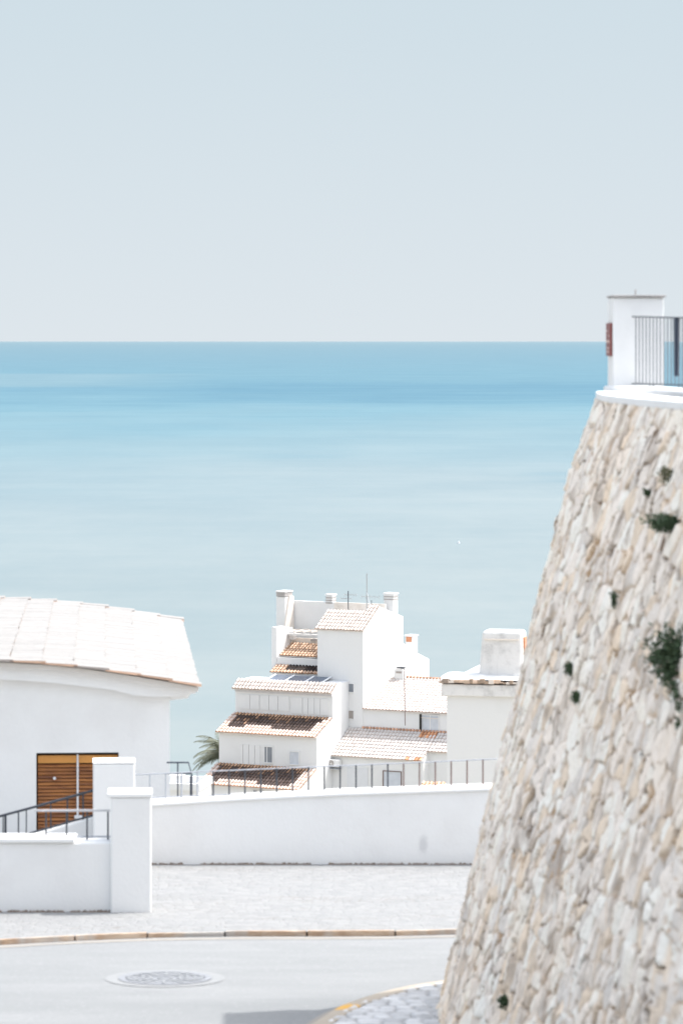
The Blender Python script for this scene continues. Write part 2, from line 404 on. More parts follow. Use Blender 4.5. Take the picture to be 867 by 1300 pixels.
# far kerb: blocks about 0.9 m long, worn, with dark joints
mb = MB(); x = -8.9; rk = random.Random(3)
while x < 9.8:
    l = rk.uniform(.75, 1.05); seg = 6; dzj = rk.uniform(-.008, .008); dyj = rk.uniform(-.01, .01)
    for k in range(seg):
        xa, xb = x+l*k/seg, x+(l-.018 if k == seg-1 else l*(k+1)/seg)
        ya, yb = kerb_y(xa)+dyj, kerb_y(xb)+dyj
        wa = [.006*mnoise.noise(Vector((q*5, 0, 3))) for q in (xa, xb)]
        za, zb = ground_z(xa, ya), ground_z(xb, yb)
        mb.hexa([(xa,ya,za-.1),(xb,yb,zb-.1),(xb,yb+KW,zb-.1),(xa,ya+KW,za-.1),(xa,ya+.015,za+.052+dzj+wa[0]),(xb,yb+.015,zb+.052+dzj+wa[1]),(xb,yb+KW,zb+.053+dzj),(xa,ya+KW,za+.053+dzj)])
    x += l
struct(mb.build('kerb', 'kerb'))
struct(sheet(lambda x: kerb_y(x)-.24, lambda x: kerb_y(x)-.09, -9, 10, 100, 1, .004).build('road_marking', 'paint_cream'))
# near kerb, painted
def ribbon(line, a, b2, z0, z1):
    mb = MB(); L = []
    for i, p in enumerate(line):
        d = (line[min(i+1, len(line)-1)]-line[max(0, i-1)]).normalized(); nrm = Vector((d.y, -d.x))   # right of travel = wall side
        q0, q1 = p+nrm*a, p+nrm*b2
        L.append((q0, q1, ground_z(q0.x, q0.y), ground_z(q1.x, q1.y)))
    for A, B in zip(L, L[1:]):
        mb.hexa([(*A[0], A[2]+z0), (*B[0], B[2]+z0), (*B[1], B[3]+z0), (*A[1], A[3]+z0), (*A[0], A[2]+z1), (*B[0], B[2]+z1), (*B[1], B[3]+z1), (*A[1], A[3]+z1)])
    return mb
struct(ribbon(nk, 0, .17, -.05, .075).build('painted_kerb', 'paint_yellow', bevel=0))
struct(ribbon(nk, -.16, -.03, -.02, .004).build('road_edge_marking', 'paint_cream'))

# cobbled apron between the near kerb and the foot of the stone wall
def voronoi_field(pts, seeds):
    kd = kdtree.KDTree(len(seeds))
    for i, s in enumerate(seeds): kd.insert((s[0], s[1], 0), i)
    kd.balance()
    idx = np.empty(len(pts), int); nb = np.empty(len(pts), int); d1 = np.empty(len(pts)); d2 = np.empty(len(pts))
    for k, p in enumerate(pts):
        r_ = kd.find_n((p[0], p[1], 0), 2); idx[k] = r_[0][1]; nb[k] = r_[1][1]; d1[k] = r_[0][2]; d2[k] = r_[1][2]
    return idx, nb, d1, d2
nk_x = np.array([p.x for p in nk]); nk_yy = np.array([p.y for p in nk])
def inside_apron(x, y):
    if y > 36.4: return False
    if x < 2.4:
        lim = float(np.interp(y, nk_yy[:np.argmax(nk_x > 2.3)], nk_x[:np.argmax(nk_x > 2.3)])) if y < 36.2 else 2.4
        return x > lim+.10
    return y < float(np.interp(x, nk_x, nk_yy))-.1
step = .022
gx = np.arange(-.6, 3.0, step); gy = np.arange(31.0, 36.4, step*1.6)
seeds = []; y = 30.8
while y < 36.7:
    x = -.8+random.uniform(0, .1)
    while x < 3.3: seeds.append((x+random.uniform(-.025,.025), (y+random.uniform(-.02,.02)))); x += random.uniform(.15, .25)
    y += .19
pts = [(x, y) for y in gy for x in gx]; jw = .05
idx, nb, d1, d2 = voronoi_field(pts, seeds)
tint = np.random.rand(len(seeds)); offs = np.random.rand(len(seeds))*.012
mb = MB(); keep = [inside_apron(*p) for p in pts]; W = len(gx)
hh = np.clip((d2-d1)/jw, 0, 1); hz = hh**.6*.022+offs[idx]
mb.v = [(p[0], p[1], ground_z(*p)+.048+hz[k]) for k, p in enumerate(pts)]
for j in range(len(gy)-1):
    for i in range(W-1):
        a = j*W+i
        if keep[a] and keep[a+1] and keep[a+W] and keep[a+W+1]:
            t = tint[idx[a]]; e = hh[a]
            s = (.42+.20*t)
            cgr = (s*1.0, s*1.01, s*1.02)
            e = (hh[a]+hh[a+1]+hh[a+W]+hh[a+W+1])/4; q_ = .45+.55*min(1, e*1.3); cgr = tuple(k_*q_ for k_ in cgr)
            mb.f.append((a, a+1, a+W+1, a+W)); mb.c.append(cgr)
struct(mb.build('cobbled_pavement', 'cobble', smooth_=True, recalc=False))

mb = MB(); vs = []; yy = np.linspace(-11, 31.2, 60); kx = np.array([p.x for p in nk if p.y < 33.2]); ky = np.array([p.y for p in nk if p.y < 33.2])
for y in yy:
    a = float(np.interp(y, ky, kx))+.12
    for k in range(13):
        x = a+(10-a)*k/12; vs.append((x, y, ground_z(x, y)+.058))
mb.mesh(vs, [(j*13+i, j*13+i+1, (j+1)*13+i+1, (j+1)*13+i) for j in range(len(yy)-1) for i in range(12)])
struct(mb.build('pavement', 'setts', smooth_=True))

# manhole
c0 = on_ground(210, 1242.5); man = thing('manhole_cover', 'round grey iron manhole cover set in a pale cement collar in the road', 'manhole cover')
def disc(r0, r1, z, n=48, dz=0):
    mb = MB(); vs = []
    for k in range(n):
        a = 2*math.pi*k/n
        for rr in (r0, r1):
            x, y = c0.x+rr*math.cos(a), c0.y+rr*math.sin(a); vs.append((x, y, ground_z(x, y)+z))
    return mb.mesh(vs, [(2*k, 2*k+1, (2*k+3)%(2*n), (2*k+2)%(2*n)) for k in range(n)])
disc(.47, .60, .005).build('collar', 'collar', man)
disc(.40, .468, .010).build('frame', 'lid', man)
disc(.001, .392, .006).build('lid', 'lid', man)
mb = MB()
for rr in (.08, .16, .24, .32, .385):
    d_ = disc(rr-.022, rr, .014); mb.mesh(d_.v, d_.f)
for k in range(12):
    a = 2*math.pi*k/12; ca, sa = math.cos(a), math.sin(a)
    q = [(c0.x+rr*ca-s*.01*sa, c0.y+rr*sa+s*.01*ca) for rr, s in ((.16,-1),(.38,-1),(.38,1),(.16,1))]
    mb.face([(x, y, ground_z(x, y)+.016) for x, y in q])
mb.build('rib', flat('worn iron rib', (.235,.245,.257), .5, .3, 20), man)

# ================================================================== STONE BASTION WALL
OFFZ = [-.40,-.54,-1.25,-2.29,-3.26,-4.22,-5.47,-6.33,-7.5]; OFFD = [-.05,0,.24,.515,.74,.985,1.27,1.48,1.76]
def offset(z): return interp(z, OFFZ[::-1], OFFD[::-1])
# plan of the top edge, walked from the far side round the corner and up the street
S_ = []; ds_ = .02
def alpha(s):   # heading, degrees
    if s < 0: return -4+max(s, -1.3)/1.3*86
    return -4+11*smooth(-.6, 5.0, s)-11*smooth(-.6, 5.0, 0)
p = Vector((2.43, 34.5)); fwd = [(0.0, p.copy(), alpha(0))]; s = 0
while s < 31:
    a = R(alpha(s+ds_/2)); p = p+Vector((math.sin(a), -math.cos(a)))*ds_; s += ds_; fwd.append((s, p.copy(), alpha(s)))
p = Vector((2.43, 34.5)); bwd = []; s = 0
while s > -9:
    a = R(alpha(s-ds_/2)); p = p-Vector((math.sin(a), -math.cos(a)))*ds_; s -= ds_; bwd.append((s, p.copy(), alpha(s)))
plan = bwd[::-1]+fwd
PS = np.array([q[0] for q in plan]); PX = np.array([q[1].x for q in plan]); PY = np.array([q[1].y for q in plan]); PA = np.array([q[2] for q in plan])
def top_z(s): return -.54
def wall_pt(s, z, out=0.0):
    x = np.interp(s, PS, PX); y = np.interp(s, PS, PY); a = R(float(np.interp(s, PS, PA)))
    o = offset(z)+out
    return Vector((x-math.cos(a)*o, y-math.sin(a)*o, z))
def wall_normal(s): a = R(float(np.interp(s, PS, PA))); return Vector((-math.cos(a), -math.sin(a), .25)).normalized()
bast = thing('stone_wall', 'tall battered rubble stone retaining wall with white coping along the street', 'stone wall')
svals = list(np.arange(-9, -2.2, .12))+list(np.arange(-2.2, -.2, .03))+list(np.arange(-.2, 9.6, .019))+list(np.arange(9.6, 31, .09))
nh = 330
AN = 1.15; SHEAR = .30
seeds = []; h = -.2
while h < 8.2:
    rh = random.uniform(.15, .31); q = -13+random.uniform(0, .4)
    while q < 33:
        l = random.choice((.08,.11,.15,.18,.22,.28))*random.uniform(.85, 1.15); hj = random.uniform(-.08,.08)
        seeds.append((q+l/2+random.uniform(-.03,.03), (h+rh/2+hj)*AN))
        if random.random() < .12: seeds.append((q+l, (h+rh/2+hj+random.choice((-1,1))*rh*.45)*AN))     # small wedge stone
        q += l
    h += rh
pts = []; zz = []
for s in svals:
    t0 = top_z(s); zb = -6.75 if s < 8 else -6.75+min(5.2, (s-8)*.16)
    for k in range(nh+1):
        z = t0+(zb-t0)*k/nh; zz.append(z); pts.append((s, z))
fp = []
for s, z in pts:    # wobble so that no joint runs straight
    wv = mnoise.noise_vector(Vector((s*2.3, z*2.3, 1.7)))*.08+mnoise.noise_vector(Vector((s*9, z*9, 5.1)))*.035
    fp.append((s-SHEAR*z+wv.x*.8, (-z-.5+wv.y)*AN))
idx, nb, d1, d2 = voronoi_field(fp, seeds)
ns = len(seeds); sd = np.array(seeds)
depth = np.random.normal(0, .008, ns); tx = np.random.normal(0, .10, ns); ty = np.random.normal(0, .06, ns); tn = np.random.rand(ns); tn2 = np.random.rand(ns)
gap = .016+.045*np.random.rand(ns)**2
mb = MB(); cols = np.empty((len(pts), 3)); V = []
def h01(a, b2):
    a, b2 = min(a, b2), max(a, b2); return ((a*73856093 ^ b2*19349663) % 10007)/10007
for k, (s, z) in enumerate(pts):
    i = idx[k]; e = min(1, max(0, (d2[k]-d1[k])/(gap[i]*1.7)))
    zone = mnoise.fractal(Vector((s*.8, z*.8, 4)), .8, 2.0, 3)            # where the pointing has fallen out
    op = min(1, max(0, h01(i, nb[k])**2.0*1.15+.50*zone-.02))              # how open this joint is
    body = .75*smooth(0, .42, e)+.25*e**.5
    du = fp[k][0]-sd[i, 0]; dv_ = fp[k][1]-sd[i, 1]
    rough = mnoise.fractal(Vector((s*6+z*1.5, z*5, 2)), .75, 2.1, 5)*.012+abs(mnoise.noise(Vector((s*9-z*3+tn[i]*9, z*4, 6))))*.018
    hole = smooth(.20, .42, mnoise.fractal(Vector((s*2.6, z*2.0, 51)), .9, 2.1, 4)+.10*zone)*smooth(.75, .25, e)
    op = min(1, op+.65*hole); jd = .006+.085*op
    V.append(wall_pt(s, z, body*(jd+depth[i]+max(-.022, min(.022, tx[i]*du+ty[i]*dv_/AN)))+rough-jd*.8))
    low = smooth(-2.6, -6.4, z)
    patch = mnoise.fractal(Vector((s*.9, z*.6, 21)), .8, 2.0, 3)
    g0 = .75+.16*tn[i]
    st = np.array((g0*1.0, g0*.955, g0*.915))
    if tn2[i] > .86: st = np.array((g0*.93, g0*.82, g0*.70))          # sandy block
    elif tn2[i] > .72: st = np.array((g0*.86, g0*.835, g0*.815))      # grey block
    elif tn2[i] < .25: st = np.array((.88,.87,.85))                  # limewashed block
    och = np.array((.60,.41,.25)); bro = np.array((.19,.125,.08)); mor = np.array((.66,.54,.43))
    f = min(1, max(0, .02+.9*patch+.40*low)); st = st*(1-.42*f)+np.array((.86,.70,.53))*.42*f
    sp2 = mnoise.fractal(Vector((s*3.2, z*1.8, 33)), .8, 2.0, 4)
    if sp2 > .12: q = min(.75, 1.5*(sp2-.12)); st = st*(1-q)+np.array((.40,.355,.32))*q
    mm = mnoise.noise(Vector((s*1.3, z*1.3, 14)))+.25*low
    joint = mor*(1-op)+(och if mm > .02 else bro)*op if op < .6 else (och*.75+bro*.25 if mm > .08 else bro)
    st = np.minimum(st*np.array((1.045,.98,.91)), .90); w = smooth(.06+.22*hole, .55+.35*hole, e); base = smooth(-5.3, -6.2, z)*smooth(2.6, .2, s)*(.55+.5*patch); st = st*(1-.6*max(0, base))+np.array((.80,.56,.33))*.6*max(0, base); cols[k] = joint*(1-w)+st*w
nr = nh+1; mb.v = [tuple(q) for q in V]
mb.f = [(i*nr+j, i*nr+j+1, (i+1)*nr+j+1, (i+1)*nr+j) for i in range(len(svals)-1) for j in range(nh)]
mb.c = [None]*len(mb.f)
face = mb.build('stone_face', 'stone', bast, smooth_=True, recalc=False)
at = face.data.color_attributes.new('Col', 'FLOAT_COLOR', 'POINT')
at.data.foreach_set('color', np.hstack([cols, np.ones((len(cols), 1))]).astype(np.float32).ravel())
# coping: white slab that follows the top edge
def strip(s0, s1, ds, i0, i1, z0f, z1f):       # i0/i1: outward offsets of the two edges (positive = out)
    mb = MB(); L = []
    for s in np.arange(s0, s1+ds/2, ds):
        x = np.interp(s, PS, PX); y = np.interp(s, PS, PY); a = R(float(np.interp(s, PS, PA)))
        o = Vector((-math.cos(a), -math.sin(a))); q = Vector((x, y)); A, B = q+o*i0, q+o*i1
        L.append([(A.x,A.y,z0f(s)),(B.x,B.y,z0f(s)),(B.x,B.y,z1f(s)),(A.x,A.y,z1f(s))])
    n = len(L); vs = [q for l in L for q in l]
    fs = [(4*i+k, 4*i+(k+1)%4, 4*i+4+(k+1)%4, 4*i+4+k) for i in range(n-1) for k in range(4)]+[(0,1,2,3), (4*n-1,4*n-2,4*n-3,4*n-4)]
    return mb.mesh(vs, fs)
strip(-8.5, 30, .08, .012, -.42, lambda s: top_z(s)-.01, lambda s: top_z(s)+.062).build('coping', 'white_near', bast, bevel=.012)
# terrace floor behind the coping (top of the bastion)
mb = MB(); edge = []
for s in np.arange(-8.5, 30.1, .5):
    x = np.interp(s, PS, PX); y = np.interp(s, PS, PY); a = R(float(np.interp(s, PS, PA))); edge.append((x+math.cos(a)*.4, y+math.sin(a)*.4, top_z(s)-.05))
inner = [(max(q[0], 0)+9 if i > 17 else q[0]+.0, q[1]-(0 if i > 17 else min(12, 2+i)), q[2]) for i, q in enumerate(edge)]
for i in range(len(edge)-1): mb.face([edge[i], edge[i+1], inner[i+1], inner[i]])
struct(mb.build('terrace_floor', 'setts'))

# terrace pillar with cap
PF = frame((P(777.5, 500, 34.75).x, 34.75), 0)
pil = thing('terrace_pillar', 'white square pillar with thin grey cap on top of the stone wall', 'pillar')
wpx = 34.75/F
zt = -(377.5-HY)*wpx; zbm = -(512-HY)*wpx-.05
pw = (842-777.5)*wpx
MB().box((0,0,zbm), (pw,.66,zt), PF).build('shaft', 'white_near', pil, bevel=.012)
MB().box((-.01,-.03,zt+.001), (pw+.02,.69,zt+.022), PF).build('cap', 'concrete', pil, bevel=.006)
MB().tube([PF(pw*.46,.1,zt+.02), PF(pw*.46,.1,zt+.075)], .008, 6).build('finial', 'concrete', pil)
pq = thing('wall_plaque', 'rust red enamel plaque with pale marks on the left side of the terrace pillar', 'plaque')
za, zb_, zc, zd = [-(y-HY)*wpx for y in (410, 430.5, 432.5, 452)]
mb = MB(); mb.box((-.022,.05,zd), (-.002,.60,za), PF).build('plate', 'plum', pq)
mb = MB(); rk = random.Random(5)
for (va, vb, qa, qb) in ((.10,.50,.40,.48),(.14,.46,.22,.26),(.20,.42,.10,.16),(.12,.3,.60,.63),(.3,.52,.75,.78)):
    mb.box((-.027,va,zd+(za-zd)*qa), (-.021,vb,zd+(za-zd)*qb), PF)
mb.build('lettering', flat('pale enamel marks', (.62,.42,.36), .5, .3, 90), pq)

# terrace railing running up the street from the pillar
rail = thing('terrace_railing', 'slim dark iron railing of upright bars on the stone wall terrace', 'railing')
r0 = P(803, 402, 34.72); dirr = Vector((math.sin(R(9.6)), -math.cos(R(9.6)), 0))
RL = 14.0; tz0 = r0.z; bz0 = -(487-HY)/F*34.72
def rz_top(t): return tz0-.012*min(t, 3)
def rz_bot(t): return bz0+.004*t
q0 = Vector((r0.x, r0.y, 0))
for nm, fz in (('top_rail', rz_top), ('bottom_rail', rz_bot)):
    mb = MB(); L = []
    for t in (0, 1, 2, 3, RL):
        q = q0+dirr*t; sd_ = Vector((dirr.y, -dirr.x, 0))*.012; z = fz(t)
        L.append([q-sd_+Vector((0,0,z-.006)), q+sd_+Vector((0,0,z-.006)), q+sd_+Vector((0,0,z+.006)), q-sd_+Vector((0,0,z+.006))])
    mb.mesh([v for l in L for v in l], [(4*i+k, 4*i+(k+1)%4, 4*i+4+(k+1)%4, 4*i+4+k) for i in range(len(L)-1) for k in range(4)]+[(0,1,2,3),(16,17,18,19)])
    mb.build(nm, 'dark_metal', rail)
mb = MB(); L = []
for t in np.linspace(-.30, RL, 12):
    q = q0+dirr*t; sd_ = Vector((dirr.y, -dirr.x, 0)); zt2 = -(490-HY)/F*34.72-.003*max(t,0)
    L.append([q+sd_*.22+Vector((0,0,top_z(0)-.1)), q-sd_*.20+Vector((0,0,top_z(0)-.1)), q-sd_*.20+Vector((0,0,zt2)), q+sd_*.22+Vector((0,0,zt2))])
mb.mesh([v for l in L for v in l], [(4*i+k, 4*i+(k+1)%4, 4*i+4+(k+1)%4, 4*i+4+k) for i in range(len(L)-1) for k in range(4)]+[(0,1,2,3),tuple(4*len(L)-4+k for k in range(4))])
mb.build('plinth', 'white_near', bast, bevel=.02)
t = .11; k = 0
while t < RL and k < 95:
    q = q0+dirr*t; ext = .075 if k % 8 in (4, 5) else 0
    MB().tube([q+Vector((0,0,rz_bot(t)-ext)), q+Vector((0,0,rz_top(t)))], .006, 6).build('bar', 'bar_metal', rail)
    t += .132; k += 1
t = 1.62; q = q0+dirr*t
mb = MB(); z1, z0 = rz_top(t), rz_bot(t)+.08
a = dirr*.045; bb = Vector((-dirr.y, dirr.x, 0))*.02
mb.hexa([q-a*.55-bb+Vector((0,0,z0)), q+a*.55-bb+Vector((0,0,z0)), q+a*.55+bb+Vector((0,0,z0)), q-a*.55+bb+Vector((0,0,z0)),
         q-a-bb+Vector((0,0,z1)), q+a-bb+Vector((0,0,z1)), q+a+bb+Vector((0,0,z1)), q-a+bb+Vector((0,0,z1))])
mb.build('tapered_post', 'blue_metal', rail)
MB().box((0,.02,0),(.001,.021,.001)) if False else None

# plants growing out of the wall joints
def find_wall(px, py):
    best = None
    for s in np.arange(-.5, 9.5, .06):
        for z in np.arange(-.6, -6.4, -.06):
            w = wall_pt(s, z, .03); d = (CX+F*w.x/w.y-px)**2+(HY-F*w.z/w.y-py)**2
            if best is None or d < best[0]: best = (d, s, z)
    return best[1], best[2]
def leaf_clump(mb, centre, nrm, size, n, leaf, rnd, droop=.4):
    for k in range(n):
        d = Vector((rnd.gauss(0,1), rnd.gauss(0,1), rnd.gauss(0,1)))
        d = d.normalized()*rnd.random()**.5
        p = centre+Vector((d.x*size[0], d.y*size[0], d.z*size[1]))+nrm*abs(rnd.gauss(0, size[0]*.5))+Vector((0,0,-droop*rnd.random()*size[1]))
        a = Vector((rnd.uniform(-1,1), rnd.uniform(-1,1), rnd.uniform(-.9,.5))).normalized(); b_ = a.cross(Vector((rnd.uniform(-1,1), rnd.uniform(-1,1), rnd.uniform(-1,1)))).normalized()
        l = leaf*rnd.uniform(.6, 1.4); w = l*.32
        mb.face([p-a*l*.5, p+b_*w*.5, p+a*l*.5, p-b_*w*.5])
plants = [ (858,826,.13,.20,520,.05,'largest dark green shrub hanging from the stone wall at the frame edge','leaf',.8),
           (838,832,.07,.045,110,.045,None,'leaf',.3),
           (853,660,.12,.065,300,.045,'spreading dark green plant high in the stone wall under the railing','leaf',.5),
           (822,625,.025,.025,40,.035,'tiny green tuft in the upper joints of the stone wall','leaf',.3),
           (780,758,.018,.06,60,.035,'thin upright green sprig in a joint halfway up the stone wall','leaf',.8),
           (723,850,.03,.05,90,.035,'upper of two close green tufts beside the wall edge','leaf',.6),
           (732,886,.03,.05,90,.035,'lower of two close green tufts beside the wall edge','leaf',.6),
           (640,1272,.035,.05,80,.045,'small green weed at the foot of the stone wall','leaf',.6),
           (849,598,.05,.07,80,.03,'dry olive moss clump just below the white coping','yellow_leaf',.8)]
prev = None
for (px, py, rx, rz_, n, lf, lab, mt, dr) in plants:
    s, z = find_wall(px, py); c = wall_pt(s, z, .03); nm = wall_normal(s); rnd = random.Random(int(px*7+py))
    if lab is None:
        mb, c_prev = prev; leaf_clump(mb, c, nm, (rx, rz_), n, lf, rnd, dr)
        me_o = mb.build('wall_plant', 'leaf', recalc=False); tag(me_o, prev_lab, 'plant', 'plants in the stone wall'); prev = None; continue
    mb = MB(); leaf_clump(mb, c, nm, (rx, rz_), n*3, lf, rnd, dr)
    mb.tube([c-nm*.08, c+nm*.05+Vector((0,0,.02))], .008, 5)
    if px == 858:
        for q in range(5):
            s2, z2 = find_wall(856+q*2, 850+q*16); leaf_clump(mb, wall_pt(s2, z2, .04), nm, (.04*(1-q*.13), .05), int(70-q*10), .045, rnd, .6)
        prev = (mb, c); prev_lab = lab; continue
    tag(mb.build('wall_plant', mt, recalc=False), lab, 'plant', 'plants in the stone wall')

# ================================================================== FAR PARAPET WALL AND ITS RAILING
def gz(px, py, Y): return -(py-HY)/F*Y
par = thing('parapet_wall', 'long low white parapet wall behind the far pavement', 'wall')
xa, xb = P(150, 0, WALL_Y).x, P(735, 0, WALL_Y).x
def par_top(x):
    px = CX+F*x/WALL_Y; return gz(0, interp(px, [150,193,300,420,620,735], [1022,1019.5,1012.5,1006.5,999.5,996.5]), WALL_Y)
mb = MB(); cp = MB(); n = 30; TH = .42
xsn = [xa+(xb-xa)*k/n for k in range(n+1)]
def prof_strip(mb, y0, y1, zlo, zhi):
    L = [[(x, y0, zlo(x)), (x, y1, zlo(x)), (x, y1, zhi(x)), (x, y0, zhi(x))] for x in xsn]
    mb.mesh([q for l in L for q in l], [(4*i+k, 4*i+(k+1)%4, 4*i+4+(k+1)%4, 4*i+4+k) for i in range(n) for k in range(4)]+[(0,1,2,3),(4*n,4*n+1,4*n+2,4*n+3)])
prof_strip(mb, WALL_Y, WALL_Y+TH, lambda x: -7.4, lambda x: par_top(x)-.05)
mb.build('body', 'parapet_white', par)
prof_strip(cp, WALL_Y-.03, WALL_Y+TH+.03, lambda x: par_top(x)-.0495, par_top)
cp.build('coping', 'white_near', par, bevel=.018)
# grime, small stones and dry weeds along the foot of the walls
def grime_line(mb, pa, pb, n, size, rnd):
    for k in range(n):
        t = rnd.random(); p = pa.lerp(pb, t); cl = mnoise.noise(Vector((t*14, 3, 0)))
        if cl < -.25: continue
        r_ = size*rnd.uniform(.4, 1.2); h_ = r_*rnd.uniform(.4, 1.0)
        q = [p+Vector((r_*math.cos(a)*rnd.uniform(.6,1.3), -.01-r_*.6+r_*.6*math.sin(a), 0)) for a in (0,1.25,2.5,3.8,5)]
        top = p+Vector((rnd.uniform(-.4,.4)*r_, -r_*.4, h_))
        i = len(mb.v); mb.v += [tuple(v) for v in q]+[tuple(top)]
        for k2 in range(5): mb.f.append((i+k2, i+(k2+1)%5, i+5)); mb.c.append(None)
rnd = random.Random(8); mb = MB()
def gp(x, y): return Vector((x, y, ground_z(x, y)+.045))
grime_line(mb, gp(-2.5, WALL_Y), gp(3.2, WALL_Y), 900, .03, rnd)
struct(mb.build('dirt_along_parapet', 'grime', recalc=False), 'stuff')

pr = thing('parapet_railing', 'low thin railing with grey and rusty uprights on top of the far parapet', 'railing')
RY = WALL_Y+.30
def rt(px): return interp(px, [150,175,258,400,520,640,735], [984,983.5,979.5,973.5,968.5,963,959])
def rb(px): return interp(px, [150,175,258,400,520,640,735], [1014,1013.5,1010,1005,1001,996.5,993])
for nm, fn in (('top_rail', rt), ('bottom_rail', rb)):
    L = [P(px, fn(px), RY) for px in (168,175,258,330,400,460,520,580,640,735)]
    MB().tube(L, .0085, 6).build(nm, 'grey_metal', pr)
px = 170.5
while px < 735:
    red = px > 500
    a, b2 = P(px, rt(px), RY), P(px, rb(px)+5, RY)
    MB().tube([b2, a], .0115 if px > 230 else .009, 6).build('upright', 'rust_metal' if red else ('grey_metal' if px < 260 else 'dark_metal'), pr)
    px += 20.1

# dark gate frame behind the parapet
gt = thing('iron_gate', 'dark blue iron gate frame behind the parapet beside the corner of the tiled house', 'gate')
GY = 47.6
MB().tube([P(243, 985, GY), P(243, 1045, GY)], .022, 4).build('post', 'blue_metal', gt)
MB().tube([P(212, 968, GY), P(239.5, 968, GY), P(244, 985, GY)], .011, 6).build('top_bar', 'blue_metal', gt)
MB().tube([P(212, 982, GY), P(243, 982, GY)], .010, 6).build('middle_bar', 'blue_metal', gt)
for px in (226, 230.5): MB().tube([P(px, 968 if px < 228 else 982, GY), P(px, 1045, GY)], .010, 6).build('bar', 'blue_metal', gt)
MB().box((P(217,0,GY).x, GY-.03, gz(0,1040,GY)), (P(219,0,GY).x, GY, gz(0,1014,GY))).build('latch_stub', 'black', gt)

# ================================================================== LEFT: FRONT LOW WALL, PILLARS, RAMP
LY = 41.25
lw = thing('front_wall', 'low white wall with iron rail at the left edge of the pavement', 'wall')
XL = -7.5; xr = P(141.5, 0, LY).x
zt_ = gz(0, 1070, LY)
MB().box((XL, LY+.02, -7.0), (xr, LY+.40, zt_)).build('body', 'white_near', lw, bevel=.02)
MB().box((XL, LY-.02, zt_+.001), (P(95,0,LY).x, LY+.44, zt_+.05)).build('coping', 'white_near', lw, bevel=.010)
fp_ = thing('gate_pillar', 'front white pillar with flat cap at the end of the low wall', 'pillar')
zc_ = gz(0, 1012, LY)
PW = frame((P(141, 0, LY).x, LY-.05), -3)
MB().box((0, 0, -7.0), (.465, .47, zc_), PW).build('shaft', 'white_near', fp_, bevel=.022)
MB().box((-.035, -.015, zc_+.001), (.475, .49, zc_+.05), PW).build('cap', 'white_near', fp_, bevel=.010)
rnd = random.Random(9); mb = MB()
grime_line(mb, gp(-4.6, LY+.02), gp(xr, LY+.02), 420, .03, rnd)
struct(mb.build('dirt_along_front_wall', 'grime', recalc=False), 'stuff')
BY = 45.0
bp = thing('rear_pillar', 'taller white pillar in front of the wooden door', 'pillar')
BF = frame((P(118.5, 0, BY).x, BY), -4); zc2 = gz(0, 970, BY)
MB().box((0, 0, -7.2), (.52, .5, zc2), BF).build('shaft', 'white_near', bp, bevel=.022)
MB().box((-.004, -.004, zc2+.001), (.524, .504, zc2+.02), BF).build('cap', 'white_near', bp, bevel=.008)
# front rail on the low wall
fr_ = thing('front_railing', 'short level railing with pale top bar on the left low wall', 'railing')
FY = LY+.22
MB().tube([P(44, 1029, FY), P(142, 1029, FY)], .017, 4).build('top_rail', flat('pale grey rail paint', (.5,.5,.52), .5), fr_)
MB().tube([P(40, 1063, FY), P(142, 1062, FY)], .010, 6).build('bottom_rail', 'grey_metal', fr_)
for px in (59, 85, 111, 137.5): MB().tube([P(px, 1066, FY), P(px, 1029, FY)], .011, 6).build('upright', 'dark_metal', fr_)
# ramp parapet and its sloping rail
RY2 = 45.3
rp = thing('ramp_wall', 'white sloping ramp wall below the wooden door', 'wall')
mb = MB(); A = [(P(-60, 0, RY2).x, gz(0,1090,RY2)), (P(46, 0, RY2).x, gz(0,1059,RY2)), (P(119, 0, RY2).x, gz(0,1038,RY2))]
poly = [(A[0][0], -7.3)]+A+[(A[2][0], -7.3)]
mb.prism([(a, b2) for a, b2 in poly], RY2, RY2+.2, lambda u, v, w: Vector((v, u, w)))
mb.build('body', 'white_near', rp, bevel=.015)
rr_ = thing('ramp_railing', 'sloping dark iron handrail climbing past the wooden door', 'railing')
SY = RY2+.1
MB().tube([P(-40, 1047, SY), P(46, 1024, SY), P(124, 1002, SY)], .016, 6).build('handrail', 'dark_metal', rr_)
MB().tube([P(-40, 1080, SY), P(10, 1066, SY), P(124, 1033.5, SY)], .013, 6).build('lower_rail', 'dark_metal', rr_)
for px, w in ((-18,.01),(4.5,.008),(7.5,.017),(24,.010),(34,.008),(65,.010),(86,.012),(106,.012)):
    yt = 1024+(46-px)*22/78; yb = 1066+(10-px)*32.5/114
    MB().tube([P(px, yb+2, SY), P(px, yt, SY)], w, 6).build('upright', 'dark_metal', rr_)

